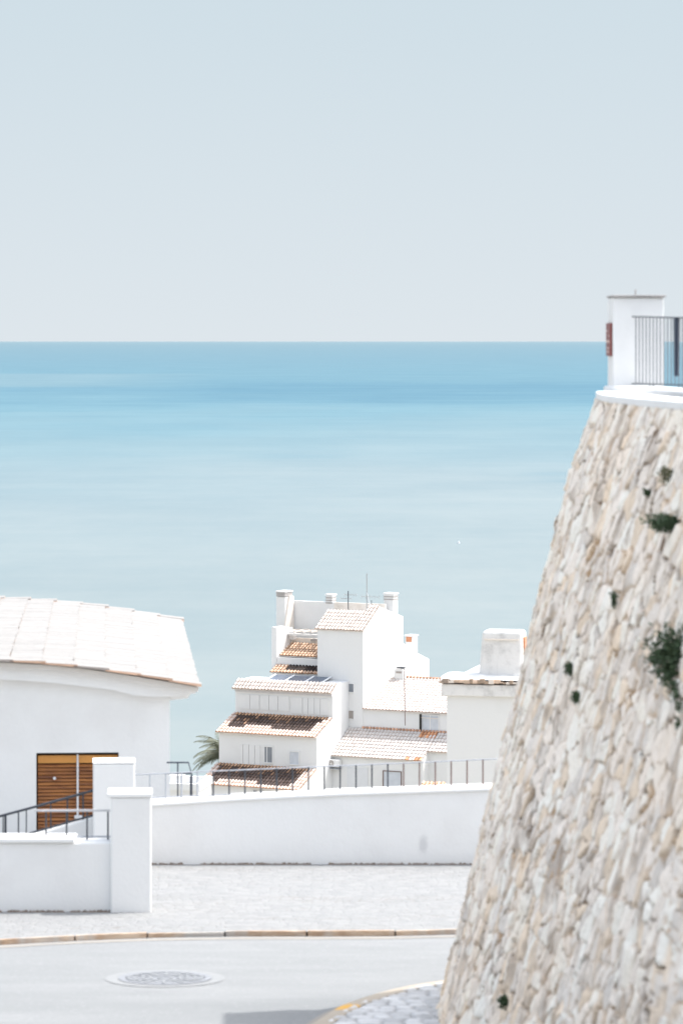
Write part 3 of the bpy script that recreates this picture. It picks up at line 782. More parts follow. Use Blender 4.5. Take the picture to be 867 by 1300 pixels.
# ================================================================== LEFT HOUSE
HYD = 48.0
C0 = P(216, 0, HYD); LH = frame((C0.x, HYD), -3.7)      # u right, v away
def LU(px, py, v=0.0):      # front-plane pixel to (u, w)
    a = (px-CX)/F; c, s = math.cos(R(-3.7)), math.sin(R(-3.7))
    u = (a*(HYD+v*c)-C0.x-v*s)/(c+a*s); Yv = HYD-u*s+v*c
    return u, -(py-HY)/F*Yv
lh = thing('tiled_house', 'white house with pale curved tile roof and wooden slatted door on the left', 'house')
prof_px = [(-150,837),(-70,838),(0,841.5),(55,844.5),(110,850),(170,859),(215,866.5),(253,873.5)]
prof = [LU(a, b2-4, -.25) for a, b2 in prof_px]
prof = [(-9.5, prof[0][1]-1.2), (-7.6, prof[0][1]-.25)]+prof
RVA, RVB = -.28, 10.6
def col_left(i, j, n, nc, kind, rnd):
    if kind == 'cover': return jit((.292,.286,.279), rnd, .045)
    if kind == 'channel': return jit((.275,.252,.233), rnd, .06) if mnoise.noise(Vector((i*.5, j*.35, 3)))+rnd.uniform(-.25,.25) < .12 else jit((.295,.218,.168), rnd, .1)
    return jit((.30,.18,.12), rnd, .15) if rnd.random() < .45 else jit((.265,.24,.222), rnd, .05)
ridge_i = 2
tile_roof(MB(), LH, RVA, RVB, prof[2:], .27, .42, .034, .013, col_left, True, .06, 4, 8).build('roof', 'tile', lh, recalc=False)
tile_roof(MB(), LH, RVA, RVB, prof[:3][::-1], .27, .42, .034, .013, col_left, True, .06, 5, 8).build('roof', 'tile', lh, recalc=False)
# verge tiles: a raised row with orange undersides along the near and far edges
for (v0, v1, seed, up) in ((RVA-.06, RVA+.10, 11, 0), (RVB-.12, RVB+.06, 12, .012)):
    mb = MB(); rnd = random.Random(seed); q = prof[2:]
    ds = [0]
    for a, b2 in zip(q, q[1:]): ds.append(ds[-1]+math.hypot(b2[0]-a[0], b2[1]-a[1]))
    s = 0
    while s < ds[-1]-.05:
        l = .42; e = min(ds[-1]+.03, s+l+.05); l0, l1 = rnd.uniform(0,.008), rnd.uniform(.016,.03)
        pa = (np.interp(s, ds, [k[0] for k in q]), np.interp(s, ds, [k[1] for k in q])+l0+up); pb = (np.interp(min(e, ds[-1]), ds, [k[0] for k in q])+max(0, e-ds[-1]), np.interp(e, ds, [k[1] for k in q])+l1+up)
        mcol = jit((.298,.290,.282), rnd, .04); n = 8; va, vb, vc, vd = [], [], [], []
        for k in range(n+1):
            an = math.pi*k/n; vv = (v0+v1)/2-(v1-v0)/2*math.cos(an); hh_ = (.016 if up == 0 else .035)*math.sin(an)
            va.append(LH(pa[0], vv, pa[1]+hh_*.85)); vb.append(LH(pb[0], vv, pb[1]+hh_))
            vc.append(LH(pb[0], vv, pb[1]+hh_*.6-.012)); vd.append(LH(pa[0], vv, pa[1]-.02))
        for k in range(n):
            mb.face([va[k], va[k+1], vb[k+1], vb[k]], mcol); mb.face([vb[k], vb[k+1], vc[k+1], vc[k]], (.58,.33,.21))
        oc = jit((.60,.40,.29), rnd, .2) if rnd.random() < .6 else (.38,.33,.30)
        for v_, sgn in ((v0, -1), (v1, 1)):
            mb.face([LH(pa[0], v_, pa[1]), LH(pb[0], v_, pb[1]), LH(pb[0], v_, pb[1]-.035), LH(pa[0], v_, pa[1]-.02)], oc)
        s += l
    mb.build('verge_tiles', 'tile', lh, recalc=False)
# walls: side profile follows the roof, front wall with the door opening
def roof_w(u): return float(np.interp(u, [k[0] for k in prof], [k[1] for k in prof]))
du0, dw1 = LU(46.5, 956); du1, _ = LU(151, 956); dw0 = -7.15
us = sorted(set(list(np.linspace(-8.6, 0, 26))+[du0, du1])); mb = MB()
for a, b2 in zip(us, us[1:]):
    ta, tb = roof_w(a)-.10, roof_w(b2)-.10
    if a >= du0-1e-6 and b2 <= du1+1e-6:
        mb.face([LH(a,0,dw1), LH(b2,0,dw1), LH(b2,0,tb), LH(a,0,ta)])
    else: mb.face([LH(a,0,-9.5), LH(b2,0,-9.5), LH(b2,0,tb), LH(a,0,ta)])
    mb.face([LH(a,10.4,-13), LH(b2,10.4,-13), LH(b2,10.4,tb), LH(a,10.4,ta)])
mb.face([LH(du0,0,-9.5), LH(du1,0,-9.5), LH(du1,0,dw0), LH(du0,0,dw0)])
RD = .14
for q in ([(du0,0,dw0),(du0,0,dw1),(du0,RD,dw1),(du0,RD,dw0)], [(du1,0,dw0),(du1,0,dw1),(du1,RD,dw1),(du1,RD,dw0)],
          [(du0,0,dw1),(du1,0,dw1),(du1,RD,dw1),(du0,RD,dw1)], [(du0,0,dw0),(du1,0,dw0),(du1,RD,dw0),(du0,RD,dw0)]): mb.face([LH(*k) for k in q])
mb.face([LH(0,0,-13), LH(0,10.4,-13), LH(0,10.4,roof_w(0)-.1), LH(0,0,roof_w(0)-.1)])
mb.face([LH(-8.6,0,-13), LH(-8.6,10.4,-13), LH(-8.6,10.4,roof_w(-8.6)-.1), LH(-8.6,0,roof_w(-8.6)-.1)])
mb.build('wall', 'white_near', lh)
# cornice under the near verge, return at the corner, eave soffit
mb = MB(); up = [(u, roof_w(u)-.085) for u in np.linspace(-7.4, .34, 30)]; lo = []
bot_px = [(-150,857),(0,862),(60,866),(110,871.5),(168,879),(174,885),(240,884),(253,878)]
bu = [LU(a, b2, -.15)[0] for a, b2 in bot_px]; bw = [LU(a, b2, -.15)[1] for a, b2 in bot_px]
for a, b2 in zip(up, up[1:]):
    la, lb = min(a[1]-.02, interp(a[0], bu, bw)), min(b2[1]-.02, interp(b2[0], bu, bw))
    mb.hexa([LH(a[0],-.15,la), LH(b2[0],-.15,lb), LH(b2[0],-.003,lb), LH(a[0],-.003,la), LH(a[0],-.15,a[1]), LH(b2[0],-.15,b2[1]), LH(b2[0],-.003,b2[1]), LH(a[0],-.003,a[1])])
mb.build('cornice', 'white_near', lh)
mb = MB(); w0 = roof_w(0)
mb.hexa([LH(.003,0,w0-.30), LH(.24,0,w0-.27), LH(.24,10.4,w0-.27), LH(.003,10.4,w0-.30), LH(.003,0,w0-.10), LH(.30,0,roof_w(.3)-.10), LH(.30,10.4,roof_w(.3)-.10), LH(.003,10.4,w0-.10)])
mb.build('eave_soffit', 'white_near', lh)
# wooden door
dr = MB().box((du0+.003, RD+.01, dw0), (du1-.003, RD+.03, dw1-.003), LH).build('door', 'black', lh)
mb = MB(); w = dw1-.175; k = 0
while w > dw0+.03:
    mb.hexa([LH(du0+.02,RD-.035,w-.028), LH(du1-.01,RD-.035,w-.028), LH(du1-.01,RD+.005,w-.02), LH(du0+.02,RD+.005,w-.02), LH(du0+.02,RD-.015,w+.008), LH(du1-.01,RD-.015,w+.008), LH(du1-.01,RD+.008,w+.010), LH(du0+.02,RD+.008,w+.010)])
    w -= .047; k += 1
mb.build('slats', 'timber', dr)
MB().box((du0+.02, RD-.05, dw1-.145), (du1-.01, RD+.005, dw1-.045), LH).build('head_rail', 'timber_light', dr)
pu, _ = LU(99, 956)
MB().tube([LH(pu,RD-.06,dw1-.03), LH(pu,RD-.06,gz(0,1046,HYD))], .014, 8).build('pull_rod', 'pale_metal', dr)
hb = MB(); cu, cw = LU(99.5, 1038); hb.box((cu-.05,RD-.10,cw-.022), (cu+.055,RD-.05,cw+.022), LH); hb.build('handle', 'pale_metal', dr, bevel=.01)
cu, cw = LU(69.5, 989); MB().tube([LH(cu,RD-.03,cw), LH(cu,RD-.075,cw)], .02, 8).build('knob', 'pale_metal', dr)

# ================================================================== CENTRAL STEPPED HOUSE
TH_ = 28.0; HO = 215.0; cH, sH = math.cos(R(TH_)), math.sin(R(TH_)); HF = frame((0, HO), TH_)
def H(px, py, v):        # pixel on the plane v -> (u, w)
    a = (px-CX)/F; u = (a*(HO+v*cH)-v*sH)/(cH+a*sH); Yv = HO-u*sH+v*cH
    return u, -(py-HY)/F*Yv
def S(px, py, u):        # pixel on the plane u -> (v, w)
    a = (px-CX)/F; v = (a*(HO-u*sH)-u*cH)/(sH-a*cH); Yv = HO-u*sH+v*cH
    return v, -(py-HY)/F*Yv
hs = thing('stepped_house', 'tall white stepped house with dark stained tile roofs and a chimneyed tower above the sea', 'house')
uL = -8.36; uR = H(402, 0, 0)[0]
w4e, w4r = H(378, 1003, -2.15)[1], H(399, 976, -.02)[1]
w3e, w3r = H(400, 936, -.15)[1], H(420, 911, 1.98)[1]
w2e, w2r = H(420, 880, 1.85)[1], H(421, 867, 2.45)[1]
BOT = -31.5
poly = [(-2, BOT), (-2, w4e-.05), (-.02, w4r-.06), (0, w4r-.06), (0, w3e-.04), (1.98, w3r-.06), (2, w3r-.06), (2, w2e-.04), (2.5, w2r-.06), (4.09, w2r-.02), (4.09, BOT)]
MB().prism(poly, uL, uR, HF).build('wall', 'white_far', hs)
def col_dark(amount, edge, seed):
    ph = random.Random(seed).uniform(0, 50)
    def f(i, j, n, nc, kind, rnd):
        x = i/n; y = j/max(1, nc-1)
        lim = edge+.16*mnoise.noise(Vector((x*5+ph, y*2, 0)))
        d = (y < lim) and (x+.10*y < .93+.06*mnoise.noise(Vector((y*4, ph, 2)))) and x > .03*(1+y)
        if kind == 'end': return jit(ORG, rnd, .3) if not d else jit((.16,.09,.06), rnd, .4)
        if d:
            br = mnoise.noise(Vector((x*3.5+ph, y*2.5, 7)))+rnd.uniform(-.15, .15)
            if kind == 'channel': return jit(BLK, rnd, .4)
            if j == 0: return jit((.48,.30,.19), rnd, .25)
            if br < .22: return jit((.085,.062,.055), rnd, .3)
            return jit((.24,.145,.095), rnd, .3)
        if kind == 'channel': return jit((.42,.28,.22), rnd, .3)
        return jit((.53,.46,.42), rnd, .08)
    return f
def hroof(name, u0, u1, v_e, w_e, v_r, w_r, colour, seed, parent=hs, pitch=.225, course=.36, r=.06, **kw):
    return tile_roof(MB(), HF, u0, u1, [(v_r, w_r), (v_e, w_e)], pitch, course, r, .025, colour, False, .05, seed, 8, **kw).build(name, 'tile', parent, recalc=False)
hroof('roof', uL-.15, uR+.03, -2.25, w4e, -.02, w4r, col_dark(1, .82, 3), 21)
hroof('roof', uL-.12, uR+.03, -.25, w3e, 1.97, w3r, col_dark(1, .72, 4), 22)
def col_cream(i, j, n, nc, kind, rnd):
    if kind == 'end': return jit((.45,.335,.27), rnd, .3)
    if kind == 'channel': return jit((.36,.30,.265), rnd, .25)
    return jit((.52,.485,.462), rnd, .06)
hroof('roof', uL-.12, uR+.03, 1.72, w2e, 2.5, w2r, col_cream, 23)
# grey band under the top eave
a = H(300, 880, 1.98); b2 = H(420, 884, 1.98)
MB().box((uL, 1.90, w2e-.20), (uR, 1.997, w2e-.06), HF).build('eave_band', flat('lilac grey fascia', (.55,.54,.56), .8, .15, 3), hs)
# shutters: two banks of white folding panels
def panels(parent, pxs, y0, y1, v, name='shutter', mat='white_far'):
    us = [H(p, 0, v)[0] for p in pxs]; wa = H(pxs[0], y0, v)[1]; wb = H(pxs[-1], y1, v)[1]
    mb = MB()
    for a, b2 in zip(us, us[1:]): mb.box((a+.02, v-.045, wb), (b2-.02, v-.002, wa), HF)
    return mb.build(name, mat, parent)
sh1 = panels(hs, (304,318,330,342,353.5,368), 881, 903, 2.0); sh2 = panels(hs, (370,384.5,391.5,399.5,407,417.5), 885, 908, 2.0)
panels(hs, (305,309,316.5,324,331), 945, 971, 0)
def window(parent, px0, px1, py0, py1, v, pane='glass_grey', fr=.06, frame_mat='white_far', mull=(), name='window'):
    u0, w1 = H(px0, py0, v); u1, w0 = H(px1, py1, v)
    mb = MB()
    mb.box((u0-fr, v-.05, w0-fr), (u0, v+.02, w1+fr), HF); mb.box((u1, v-.05, w0-fr), (u1+fr, v+.02, w1+fr), HF)
    mb.box((u0, v-.05, w1), (u1, v+.02, w1+fr), HF); mb.box((u0, v-.07, w0-fr), (u1, v+.02, w0), HF)
    for q in mull:
        um = H(q, 0, v)[0]; mb.box((um-.025, v-.035, w0), (um+.025, v+.01, w1), HF)
    o = mb.build(name, frame_mat, parent)
    MB().box((u0, v-.012, w0), (u1, v-.004, w1), HF).build('pane', pane, o)
    return o
window(hs, 336.5, 346, 948, 968, 0, 'glass_grey', .07, mull=(339.3,)); window(hs, 368.3, 379.5, 954, 970.5, 0, 'glass_pale', .06)
window(hs, 322, 327, 1003, 1010, -2, 'glass_grey', .04); window(hs, 330, 334, 1004, 1010, -2, 'glass_grey', .04)
# glazed lean-to on the roof terrace
g0, g1 = H(336, 866, 2.75), H(413, 862, 4.0)
gl = thing  # (kept short)
gu0, gu1 = H(340, 0, 3)[0], H(410, 0, 3)[0]
ga = H(340, 864.5, 2.75)[1]; gb = H(352, 856.5, 4.02)[1]
mb = MB(); mb.hexa([HF(gu0,2.75,ga-.04), HF(gu1,2.75,ga-.04), HF(gu1,4.02,gb-.04), HF(gu0,4.02,gb-.04), HF(gu0,2.75,ga), HF(gu1,2.75,ga), HF(gu1,4.02,gb), HF(gu0,4.02,gb)])
gr = mb.build('glass_roof', 'glass_roof', hs); mb = MB()
for t in (0, .34, .70, 1):
    u = gu0+(gu1-gu0)*t; mb.hexa([HF(u-.05,2.73,ga+.002), HF(u+.05,2.73,ga+.002), HF(u+.05,4.02,gb+.002), HF(u-.05,4.02,gb+.002), HF(u-.05,2.73,ga+.05), HF(u+.05,2.73,ga+.05), HF(u+.05,4.02,gb+.05), HF(u-.05,4.02,gb+.05)])
mb.build('glazing_bars', 'pale_metal', gr)
# terrace blocks behind the lean-to (left of the tower)
uT0 = H(403, 0, 4.1)[0]; uT1 = H(461, 0, 4.1)[0]
def pxbox(name, px0, px1, py0, py1, v, depth, mat, parent=hs, bevel=0):
    u0, w1 = H(px0, py0, v); u1, w0 = H(px1, py1, v)
    return MB().box((u0, v, w0), (u1, v+depth, w1), HF).build(name, mat, parent, bevel)
eb, rbw = H(343, 853, 4.3)[1], H(358, 843.5, 5.2)[1]
def col_black(i, j, n, nc, kind, rnd):
    d = i/n > .22 and j < nc-1  # black shade over the upper courses, painted into the tile colour
    if d: return jit(BLK, rnd, .4) if kind != 'end' else jit((.1,.06,.04), rnd, .4)
    if kind == 'cover': return jit((.54,.40,.31), rnd, .15)
    return jit((.30,.17,.10), rnd, .3)
u0b = H(342.5, 0, 4.3)[0]
hroof('roof', u0b, uT0+.4, 4.3, eb, 5.2, rbw, col_black, 31, course=.3)
MB().box((u0b+.1, 4.35, -24.5), (uT0+.3, 5.2, eb-.09), HF).build('wall', 'white_far', hs)
MB().box((H(352,0,5.25)[0], 5.21, rbw-1.0), (uT0+.3, 5.9, H(360,832.5,5.4)[1]-.09), HF).build('wall', 'white_far', hs)
ea, ra = H(356, 832, 5.35)[1], H(371, 815.5, 6.9)[1]
def col_orange(i, j, n, nc, kind, rnd):
    if i/n > .82 and j > .3*nc: return jit(BLK, rnd, .4)
    if kind == 'cover': return jit((.54,.40,.30), rnd, .14)
    return jit((.26,.14,.08), rnd, .3)
u0a = H(354.5, 0, 5.35)[0]
hroof('roof', u0a, uT0+.6, 5.35, ea, 6.9, ra, col_orange, 32, course=.3)
MB().box((u0a+.05, 5.95, ea-1.2), (uT0+.6, 6.95, ea-.09), HF).build('wall', 'white_far', hs)
MB().box((u0a-.02, 6.96, ra-.6), (uT0+.8, 7.15, H(360,809,7)[1]), HF).build('wall', 'parapet_tan', hs)
# left pillar, buttress, beam, pergola
pxbox('pier', 345, 351, 796, 851, 5.2, 1.1, 'white_far')
mb = MB(); u = H(352, 0, 5.2)[0]
mb.prism([(5.2, H(352,850,5.2)[1]), (5.2, H(352,842,5.2)[1]), (6.4, H(364,796,6.4)[1]), (7.0, H(369,796,7.0)[1]), (7.0, H(369,850,7.0)[1])], u-.12, u+.10, HF); mb.build('buttress', 'white_far', hs)
pxbox('beam', 353, 425, 803.5, 809, 6.3, .22, 'white_old')
pxbox('pier', 366, 373, 801, 812, 6.6, .3, 'white_far')
mb = MB()
for px in (363, 373.5, 384, 394.5, 405, 416):
    u, w = H(px, 803, 6.3); mb.hexa([HF(u-.05,6.3,w+.002), HF(u+.05,6.3,w+.002), HF(u+.05,8.1,w+.002), HF(u-.05,8.1,w+.002), HF(u-.05,6.3,w+.10), HF(u+.05,6.3,w+.10), HF(u+.05,8.1,w+.12), HF(u-.05,8.1,w+.12)])
mb.build('pergola_beams', 'parapet_tan', hs)
pxbox('grille', 394.5, 402, 811, 814.5, 6.9, .05, 'concrete')
pxbox('wall', 370, 426, 762.5, 846, 8.2, .25, 'white_far')
ch = pxbox('chimney', 351, 362, 757.5, 830, 7.2, .9, 'white_far')
u0, w1 = H(350.7, 750.5, 7.15); u1, w0 = H(361.8, 757.5, 7.15)
MB().box((u0, 7.15, w0+.004), (u1, 8.1, w1-.06), HF).build('vent', 'concrete', ch)
MB().box((u0-.03, 7.12, w1-.058), (u1+.03, 8.15, w1+.02), HF).build('cap', 'white_far', ch)
mb = MB(); rng = S(372, 803, H(362,0,7.2)[0])
# sloping white flank of the chimney
uu = H(362, 0, 7.2)[0]
mb.prism([(7.6, w0), (8.1, w0), (8.19, H(369,800,8.19)[1]), (6.9, H(360,803,6.9)[1])], uu+.004, uu+.12, HF); mb.build('flank', 'parapet_tan', ch)
# tower with stepped side
tw_e = S(461, 799.5, uT1); tw_r = S(481, 768.5, uT1); tw_b = S(509, 781.5, uT1); tw_c = S(511.5, 816, uT1); tw_d = S(530, 829, uT1); tw_f = S(544.5, 836.5, uT1)
mv = 4.1+1.55
slope = (tw_r[1]-tw_e[1])/(tw_r[0]-tw_e[0])
wm = tw_e[1]+slope*1.55
# main block: front slope up to mv, then a sunk terrace; the right gable wall rises to the ridge
poly = [(4.1, BOT), (4.1, tw_e[1]-.06), (mv, wm-.07), (mv, wm-.5), (tw_c[0]-.2, wm-.5), (tw_c[0]-.2, BOT)]
MB().prism(poly, uT0, uT1-.30, HF).build('wall', 'white_far', hs)
poly = [(4.1, BOT), (4.1, tw_e[1]-.06), (tw_r[0], tw_r[1]-.06), (tw_b[0], tw_b[1]), (tw_c[0], tw_b[1]-.05), (tw_c[0], tw_c[1]), tw_d, tw_f, (tw_f[0], BOT)]
MB().prism(poly, uT1-.299, uT1, HF).build('gable_wall', 'white_far', hs)
MB().box((uT0+.3, tw_c[0]-.199, BOT), (uT1-.3, tw_f[0]-.1, tw_f[1]-.2), HF).build('wall', 'white_far', hs)
hroof('roof', uT0-.12, uT1-.62, 3.97, tw_e[1]-.06, mv, wm, col_cream, 41, course=.33)
hroof('roof', uT1-.62, uT1+.04, 3.97, tw_e[1]-.06, tw_r[0], tw_r[1], col_cream, 42, course=.33)
# tan parapet of the sunk terrace
a = H(424, 764.5, 7.6); b2 = H(482, 776, 7.6)
MB().box((a[0], 7.6, b2[1]-.6), (uT1-.31, 7.75, a[1]), HF).build('parapet', 'parapet_tan', hs)
window(hs, 442, 449, 868, 878.5, 4.1, 'glass_grey', .04); window(hs, 441.5, 449, 902, 912.5, 4.1, 'glass_brown', .04)
# chimneys on the tower
def chimney(px0, px1, py0, py1, v, depth, bands, mat='white_far', capmat='white_far', band_mat='concrete', base_py=None):
    u0, w1 = H(px0, py0, v); u1, w0 = H(px1, base_py or py1, v)
    c = MB().box((u0, v, w0), (u1, v+depth, w1-.1), HF).build('chimney', mat, hs)
    MB().box((u0-.05, v-.05, w1-.095), (u1+.05, v+depth+.05, w1), HF).build('cap', capmat, c)
    mb = MB()
    for k in range(bands):
        z = w1-.22-k*.16; mb.box((u0-.025, v-.025, z-.05), (u1+.025, v+depth+.025, z+.02), HF)
    if bands: mb.build('louvre', band_mat, c)
    return c
chimney(414, 421.5, 754, 764, 8.2, .5, 3, base_py=766)
vch = S(499.3, 770, uT1)[0]
chimney(487.5, 499, 752.5, 776, vch, .62, 2, base_py=792)
c = chimney(514.5, 523.5, 806, 826, S(523.8, 0, uT1)[0], .7, 0, base_py=838)
u0, w1 = H(514.5, 808, S(523.8, 0, uT1)[0]); u1, w0 = H(523.5, 815, S(523.8, 0, uT1)[0])
vv = S(523.8, 0, uT1)[0]; MB().box((u0+.06, vv-.03, w0), (u1-.06, vv-.002, w1), HF).build('terracotta_vent', 'terracotta', c)

# television aerials on the roof terrace
def aerial(px, ytop, ybot, v, label, mat, arms):
    t = thing('aerial', label, 'aerial', 'television aerials on the roof'); u, w1 = H(px, ytop, v); w0 = H(px, ybot, v)[1]
    MB().tube([HF(u, v, w0), HF(u, v, w1)], .03, 6).build('mast', mat, t)
    for (py, l, d) in arms:
        w = H(px, py, v)[1]; mb = MB(); mb.tube([HF(u-l*.3, v, w), HF(u+l*.7, v, w)], .014, 4)
        for k in range(5):
            q = u-l*.3+l*k/4; mb.tube([HF(q, v-d, w-.02), HF(q, v+d, w+.02)], .010, 4); mb.tube([HF(q, v, w-d*.6), HF(q, v, w+d*.6)], .010, 4)
        mb.build('antenna', 'alu', t)
    return t
aerial(442, 750, 782, 7.2, 'shorter dark mast with small dish arms on the tower roof', 'dark_metal', ((755, .8, .2), (760, -.7, .16)))
t = aerial(465.5, 728, 778, 7.2, 'tallest thin television mast with stays on the tower roof', 'alu', ((757.5, 1.2, .25),))
u, w = H(465.5, 752, 7.2); u2, w2 = H(470.5, 776, 7.2); mb = MB(); mb.tube([HF(u,7.2,w), HF(u2,7.3,w2)], .03, 5); u3, w3 = H(471.5, 776, 7.2); mb.build('stay', 'pale_metal', t)
u, w = H(471.5, 762, 7.2); MB().tube([HF(u,7.2,w), HF(u,7.2,w2)], .02, 5).build('stay', 'dark_metal', t)

# ================================================================== RIGHT ANNEXE WITH TWO TILED ROOFS
ax = thing('low_house', 'low white house with two pale tiled roofs beside the tower', 'house')
AU0 = uR+.004; AU1 = H(600, 0, 4.1)[0]
r1e = H(463, 900, 3.95)[1]; r1r = S(498, 859, uT1)
r2e, r2r = H(420, 959, 1.8)[1], H(442, 923, 4.08)[1]
poly = [(4.12, BOT), (4.12, r1e-.05), (r1r[0], r1r[1]-.08), (r1r[0]+2.5, r1r[1]-1.0), (r1r[0]+2.5, BOT)]
MB().prism(poly, uT1+.004, AU1, HF).build('wall', 'white_far', ax)
UB = H(537, 0, 2.0)[0]
poly = [(2.0, BOT), (2.0, r2e-.03), (4.085, r2r-.10), (4.085, BOT)]
MB().prism(poly, AU0, UB, HF).build('wall', 'white_far', ax)
v2b = 2.75; w2b = r2r-(r2r-r2e)*(4.08-v2b+.2)/(4.08-1.8)
poly = [(v2b, BOT), (v2b, w2b-.03), (4.11, r2r-.10), (4.11, BOT)]
MB().prism(poly, UB+.002, AU1, HF).build('wall', 'white_far', ax)
def col_pale(i, j, n, nc, kind, rnd):
    if kind == 'end': return jit((.46,.32,.27), rnd, .2)
    if kind == 'channel': return jit((.46,.41,.38), rnd, .15)
    return jit((.53,.505,.485), rnd, .05)
def col_pale2(i, j, n, nc, kind, rnd):
    c = col_pale(i, j, n, nc, kind, rnd)
    if i > n-6 and (j < 2 or j == nc-1) and rnd.random() < .7: c = jit(ORG if kind != 'channel' else (.35,.16,.09), rnd, .3)
    return c
hroof('roof', uT1+.01, AU1, 3.95, r1e, r1r[0], r1r[1], col_pale, 51, r=.042, parent=ax, course=.30)
hroof('roof', AU0+.01, UB, 1.8, r2e, 4.07, r2r, col_pale2, 52, r=.032, parent=ax, course=.30)
hroof('roof', UB+.02, AU1, v2b-.2, w2b, 4.07, r2r, col_pale, 53, r=.032, parent=ax, course=.30)
def ridge_row(u0, u1, v, w, seed):
    mb = MB(); rnd = random.Random(seed); u = u0
    while u < u1:
        mb.tube([HF(u, v, w+.02), HF(u+.13, v, w+.03)], .08, 8, jit((.50,.30,.21), rnd, .25)); u += .225
    return mb.build('ridge_tiles', 'tile', ax, recalc=False)
ridge_row(uT1+.3, AU1, r1r[0], r1r[1], 61); ridge_row(AU0+.95, AU1, 4.05, r2r, 62)
o = window(ax, 535.5, 556.5, 907.5, 928, 4.12, 'glass_pale', .05, 'white_far', mull=(546,))
u0, w1 = H(533.2, 906.5, 4.12); u1, w0 = H(535.6, 928, 4.12); MB().box((u0, 4.02, w0), (u1, 4.068, w1), HF).build('jamb', 'black', o)
u0, w1 = H(535.5, 910.5, 4.12); u1, w0 = H(556.5, 912.5, 4.12); MB().box((u0, 4.03, w0), (u1, 4.066, w1), HF).build('blind_box', 'parapet_tan', o)
window(ax, 487, 509, 979, 1004, 2.0, 'glass_pale', .05, 'rust_metal')
u0, w1 = H(441, 974, 2.0); u1, w0 = H(467, 1010, 2.0); d = MB().box((u0, 1.96, w0), (u1, 1.995, w1), HF).build('door', flat('pale grey door', (.60,.61,.63), .6, .06, 3), ax)
# roof chimney with metal hood and a thin mast
c = thing('hooded_vent', 'white roof chimney with dark metal hood on the upper pale roof', 'chimney')
vv = r1r[0]-.3
u0, w1 = H(500, 847, vv); u1, w0 = H(511.5, 864, vv)
mb = MB(); n = 10
pts_ = [(u0, w0), (u1, w0)]+[((u0+u1)/2+(u1-u0)/2*math.cos(math.pi*k/n), w1-.25+.22*math.sin(math.pi*k/n)) for k in range(n+1)]
q = [HF(a, vv, b2) for a, b2 in pts_]; q2 = [HF(a, vv+.5, b2) for a, b2 in pts_]; L = len(q)
mb.mesh(q+q2, [tuple(range(L)), tuple(range(2*L-1, L-1, -1))]+[(k, (k+1)%L, (k+1)%L+L, k+L) for k in range(L)]); mb.build('stack', 'white_far', c)
MB().box((u0+.14, vv-.02, w1-.36), (u1-.1, vv-.003, w1-.24), HF).build('opening', 'glass_brown', c)
MB().box((u0+.18, vv-.06, w1-.03), (u1-.02, vv+.5, w1+.02), HF).build('hood', 'dark_metal', c)
vv = 3.7; u, w1 = H(513, 849, vv); u2, w0 = H(514.2, 921, vv)
tag(MB().tube([HF(u2, vv, w0), HF(u, vv, w1)], .028, 6).build('drain_mast', 'rust_metal'), 'thin rusty mast standing against the low tiled house', 'mast')
# air conditioner
ac = thing('air_conditioner', 'white air conditioning unit with round fan under the lower pale roof', 'air conditioner')
u0, w1 = H(413.5, 964, 1.6); u1, w0 = H(430, 974, 1.6)
MB().box((u0, 1.6, w0), (u1, 1.985, w1), HF).build('casing', 'white_far', ac, bevel=.02)
cu, cw = H(420, 969.3, 1.59); mb = MB()
for r0_, r1_ in ((.07,.12), (.14,.20)):
    n = 20; vs = [HF(cu+rr*math.cos(2*math.pi*k/n), 1.59, cw+rr*math.sin(2*math.pi*k/n)) for k in range(n) for rr in (r0_, r1_)]
    mb.mesh(vs, [(2*k, 2*k+1, (2*k+3)%(2*n), (2*k+2)%(2*n)) for k in range(n)])
mb.build('fan_grille', 'glass_brown', ac)
u0, w0 = H(411.5, 976, 1.7)
MB().box((u0+.1, 1.62, w0+.02), (u1-.0, 1.98, w0+.06), HF).build('bracket', 'grey_metal', ac)

# ================================================================== WEATHERED BLOCK WITH CHIMNEY ON THE RIGHT
KY = 75.0; KF = frame((P(567, 0, KY).x, KY), 12); kk = KY/F
bl = thing('flat_roofed_house', 'plain white flat roofed house with a weathered chimney behind the stone wall', 'house')
kz = lambda y: -(y-HY)*kk
MB().box((0, 0, -14), (3.6, 5, kz(868)), KF).build('wall', 'white', bl)
cor = MB().box((-.10, -.09, kz(883)), (3.7, 5.1, kz(868)+.002), KF).build('cornice', 'white_blotch', bl, bevel=.02)
mb = MB(); rnd = random.Random(4); u = -.14
while u < 3.7:      # broken tile edge laid on the roof lip
    l = rnd.uniform(.05, .13); h = rnd.uniform(.03, .11)
    c_ = jit((.46,.35,.27), rnd, .35) if rnd.random() < .5 else (jit((.28,.225,.185), rnd, .3) if rnd.random() < .25 else jit((.62,.55,.49), rnd, .15))
    if 1.42 < u: c_ = jit((.72,.66,.60), rnd, .1)
    mb.box((u, -.13+rnd.uniform(-.03,.02), kz(866.8)+rnd.uniform(0,.02)), (u+l, .25, kz(866.8)+h), KF, c_); u += l*.95
mb.build('tile_edge', 'tile', bl)
# whitewashed mortar bed over the tile edge
mb = MB(); n = 24; L = []
for k in range(n+1):
    u = -.12+3.8*k/n; h = .04+.055*(1-abs(k/n*2.6-.6))*(.7+.5*mnoise.noise(Vector((k*.7, 0, 0)))); h = max(.05, h)
    L.append([(u, -.06, kz(862)), (u, .9, kz(862)), (u, .9, kz(862)+h*1.1), (u, .05, kz(862)+h)])
mb.mesh([KF(*q) for l in L for q in l], [(4*i+j, 4*i+(j+1)%4, 4*i+4+(j+1)%4, 4*i+4+j) for i in range(n) for j in range(4)]+[(0,1,2,3),(4*n,4*n+1,4*n+2,4*n+3)])
mb.build('mortar_bed', 'white', bl)
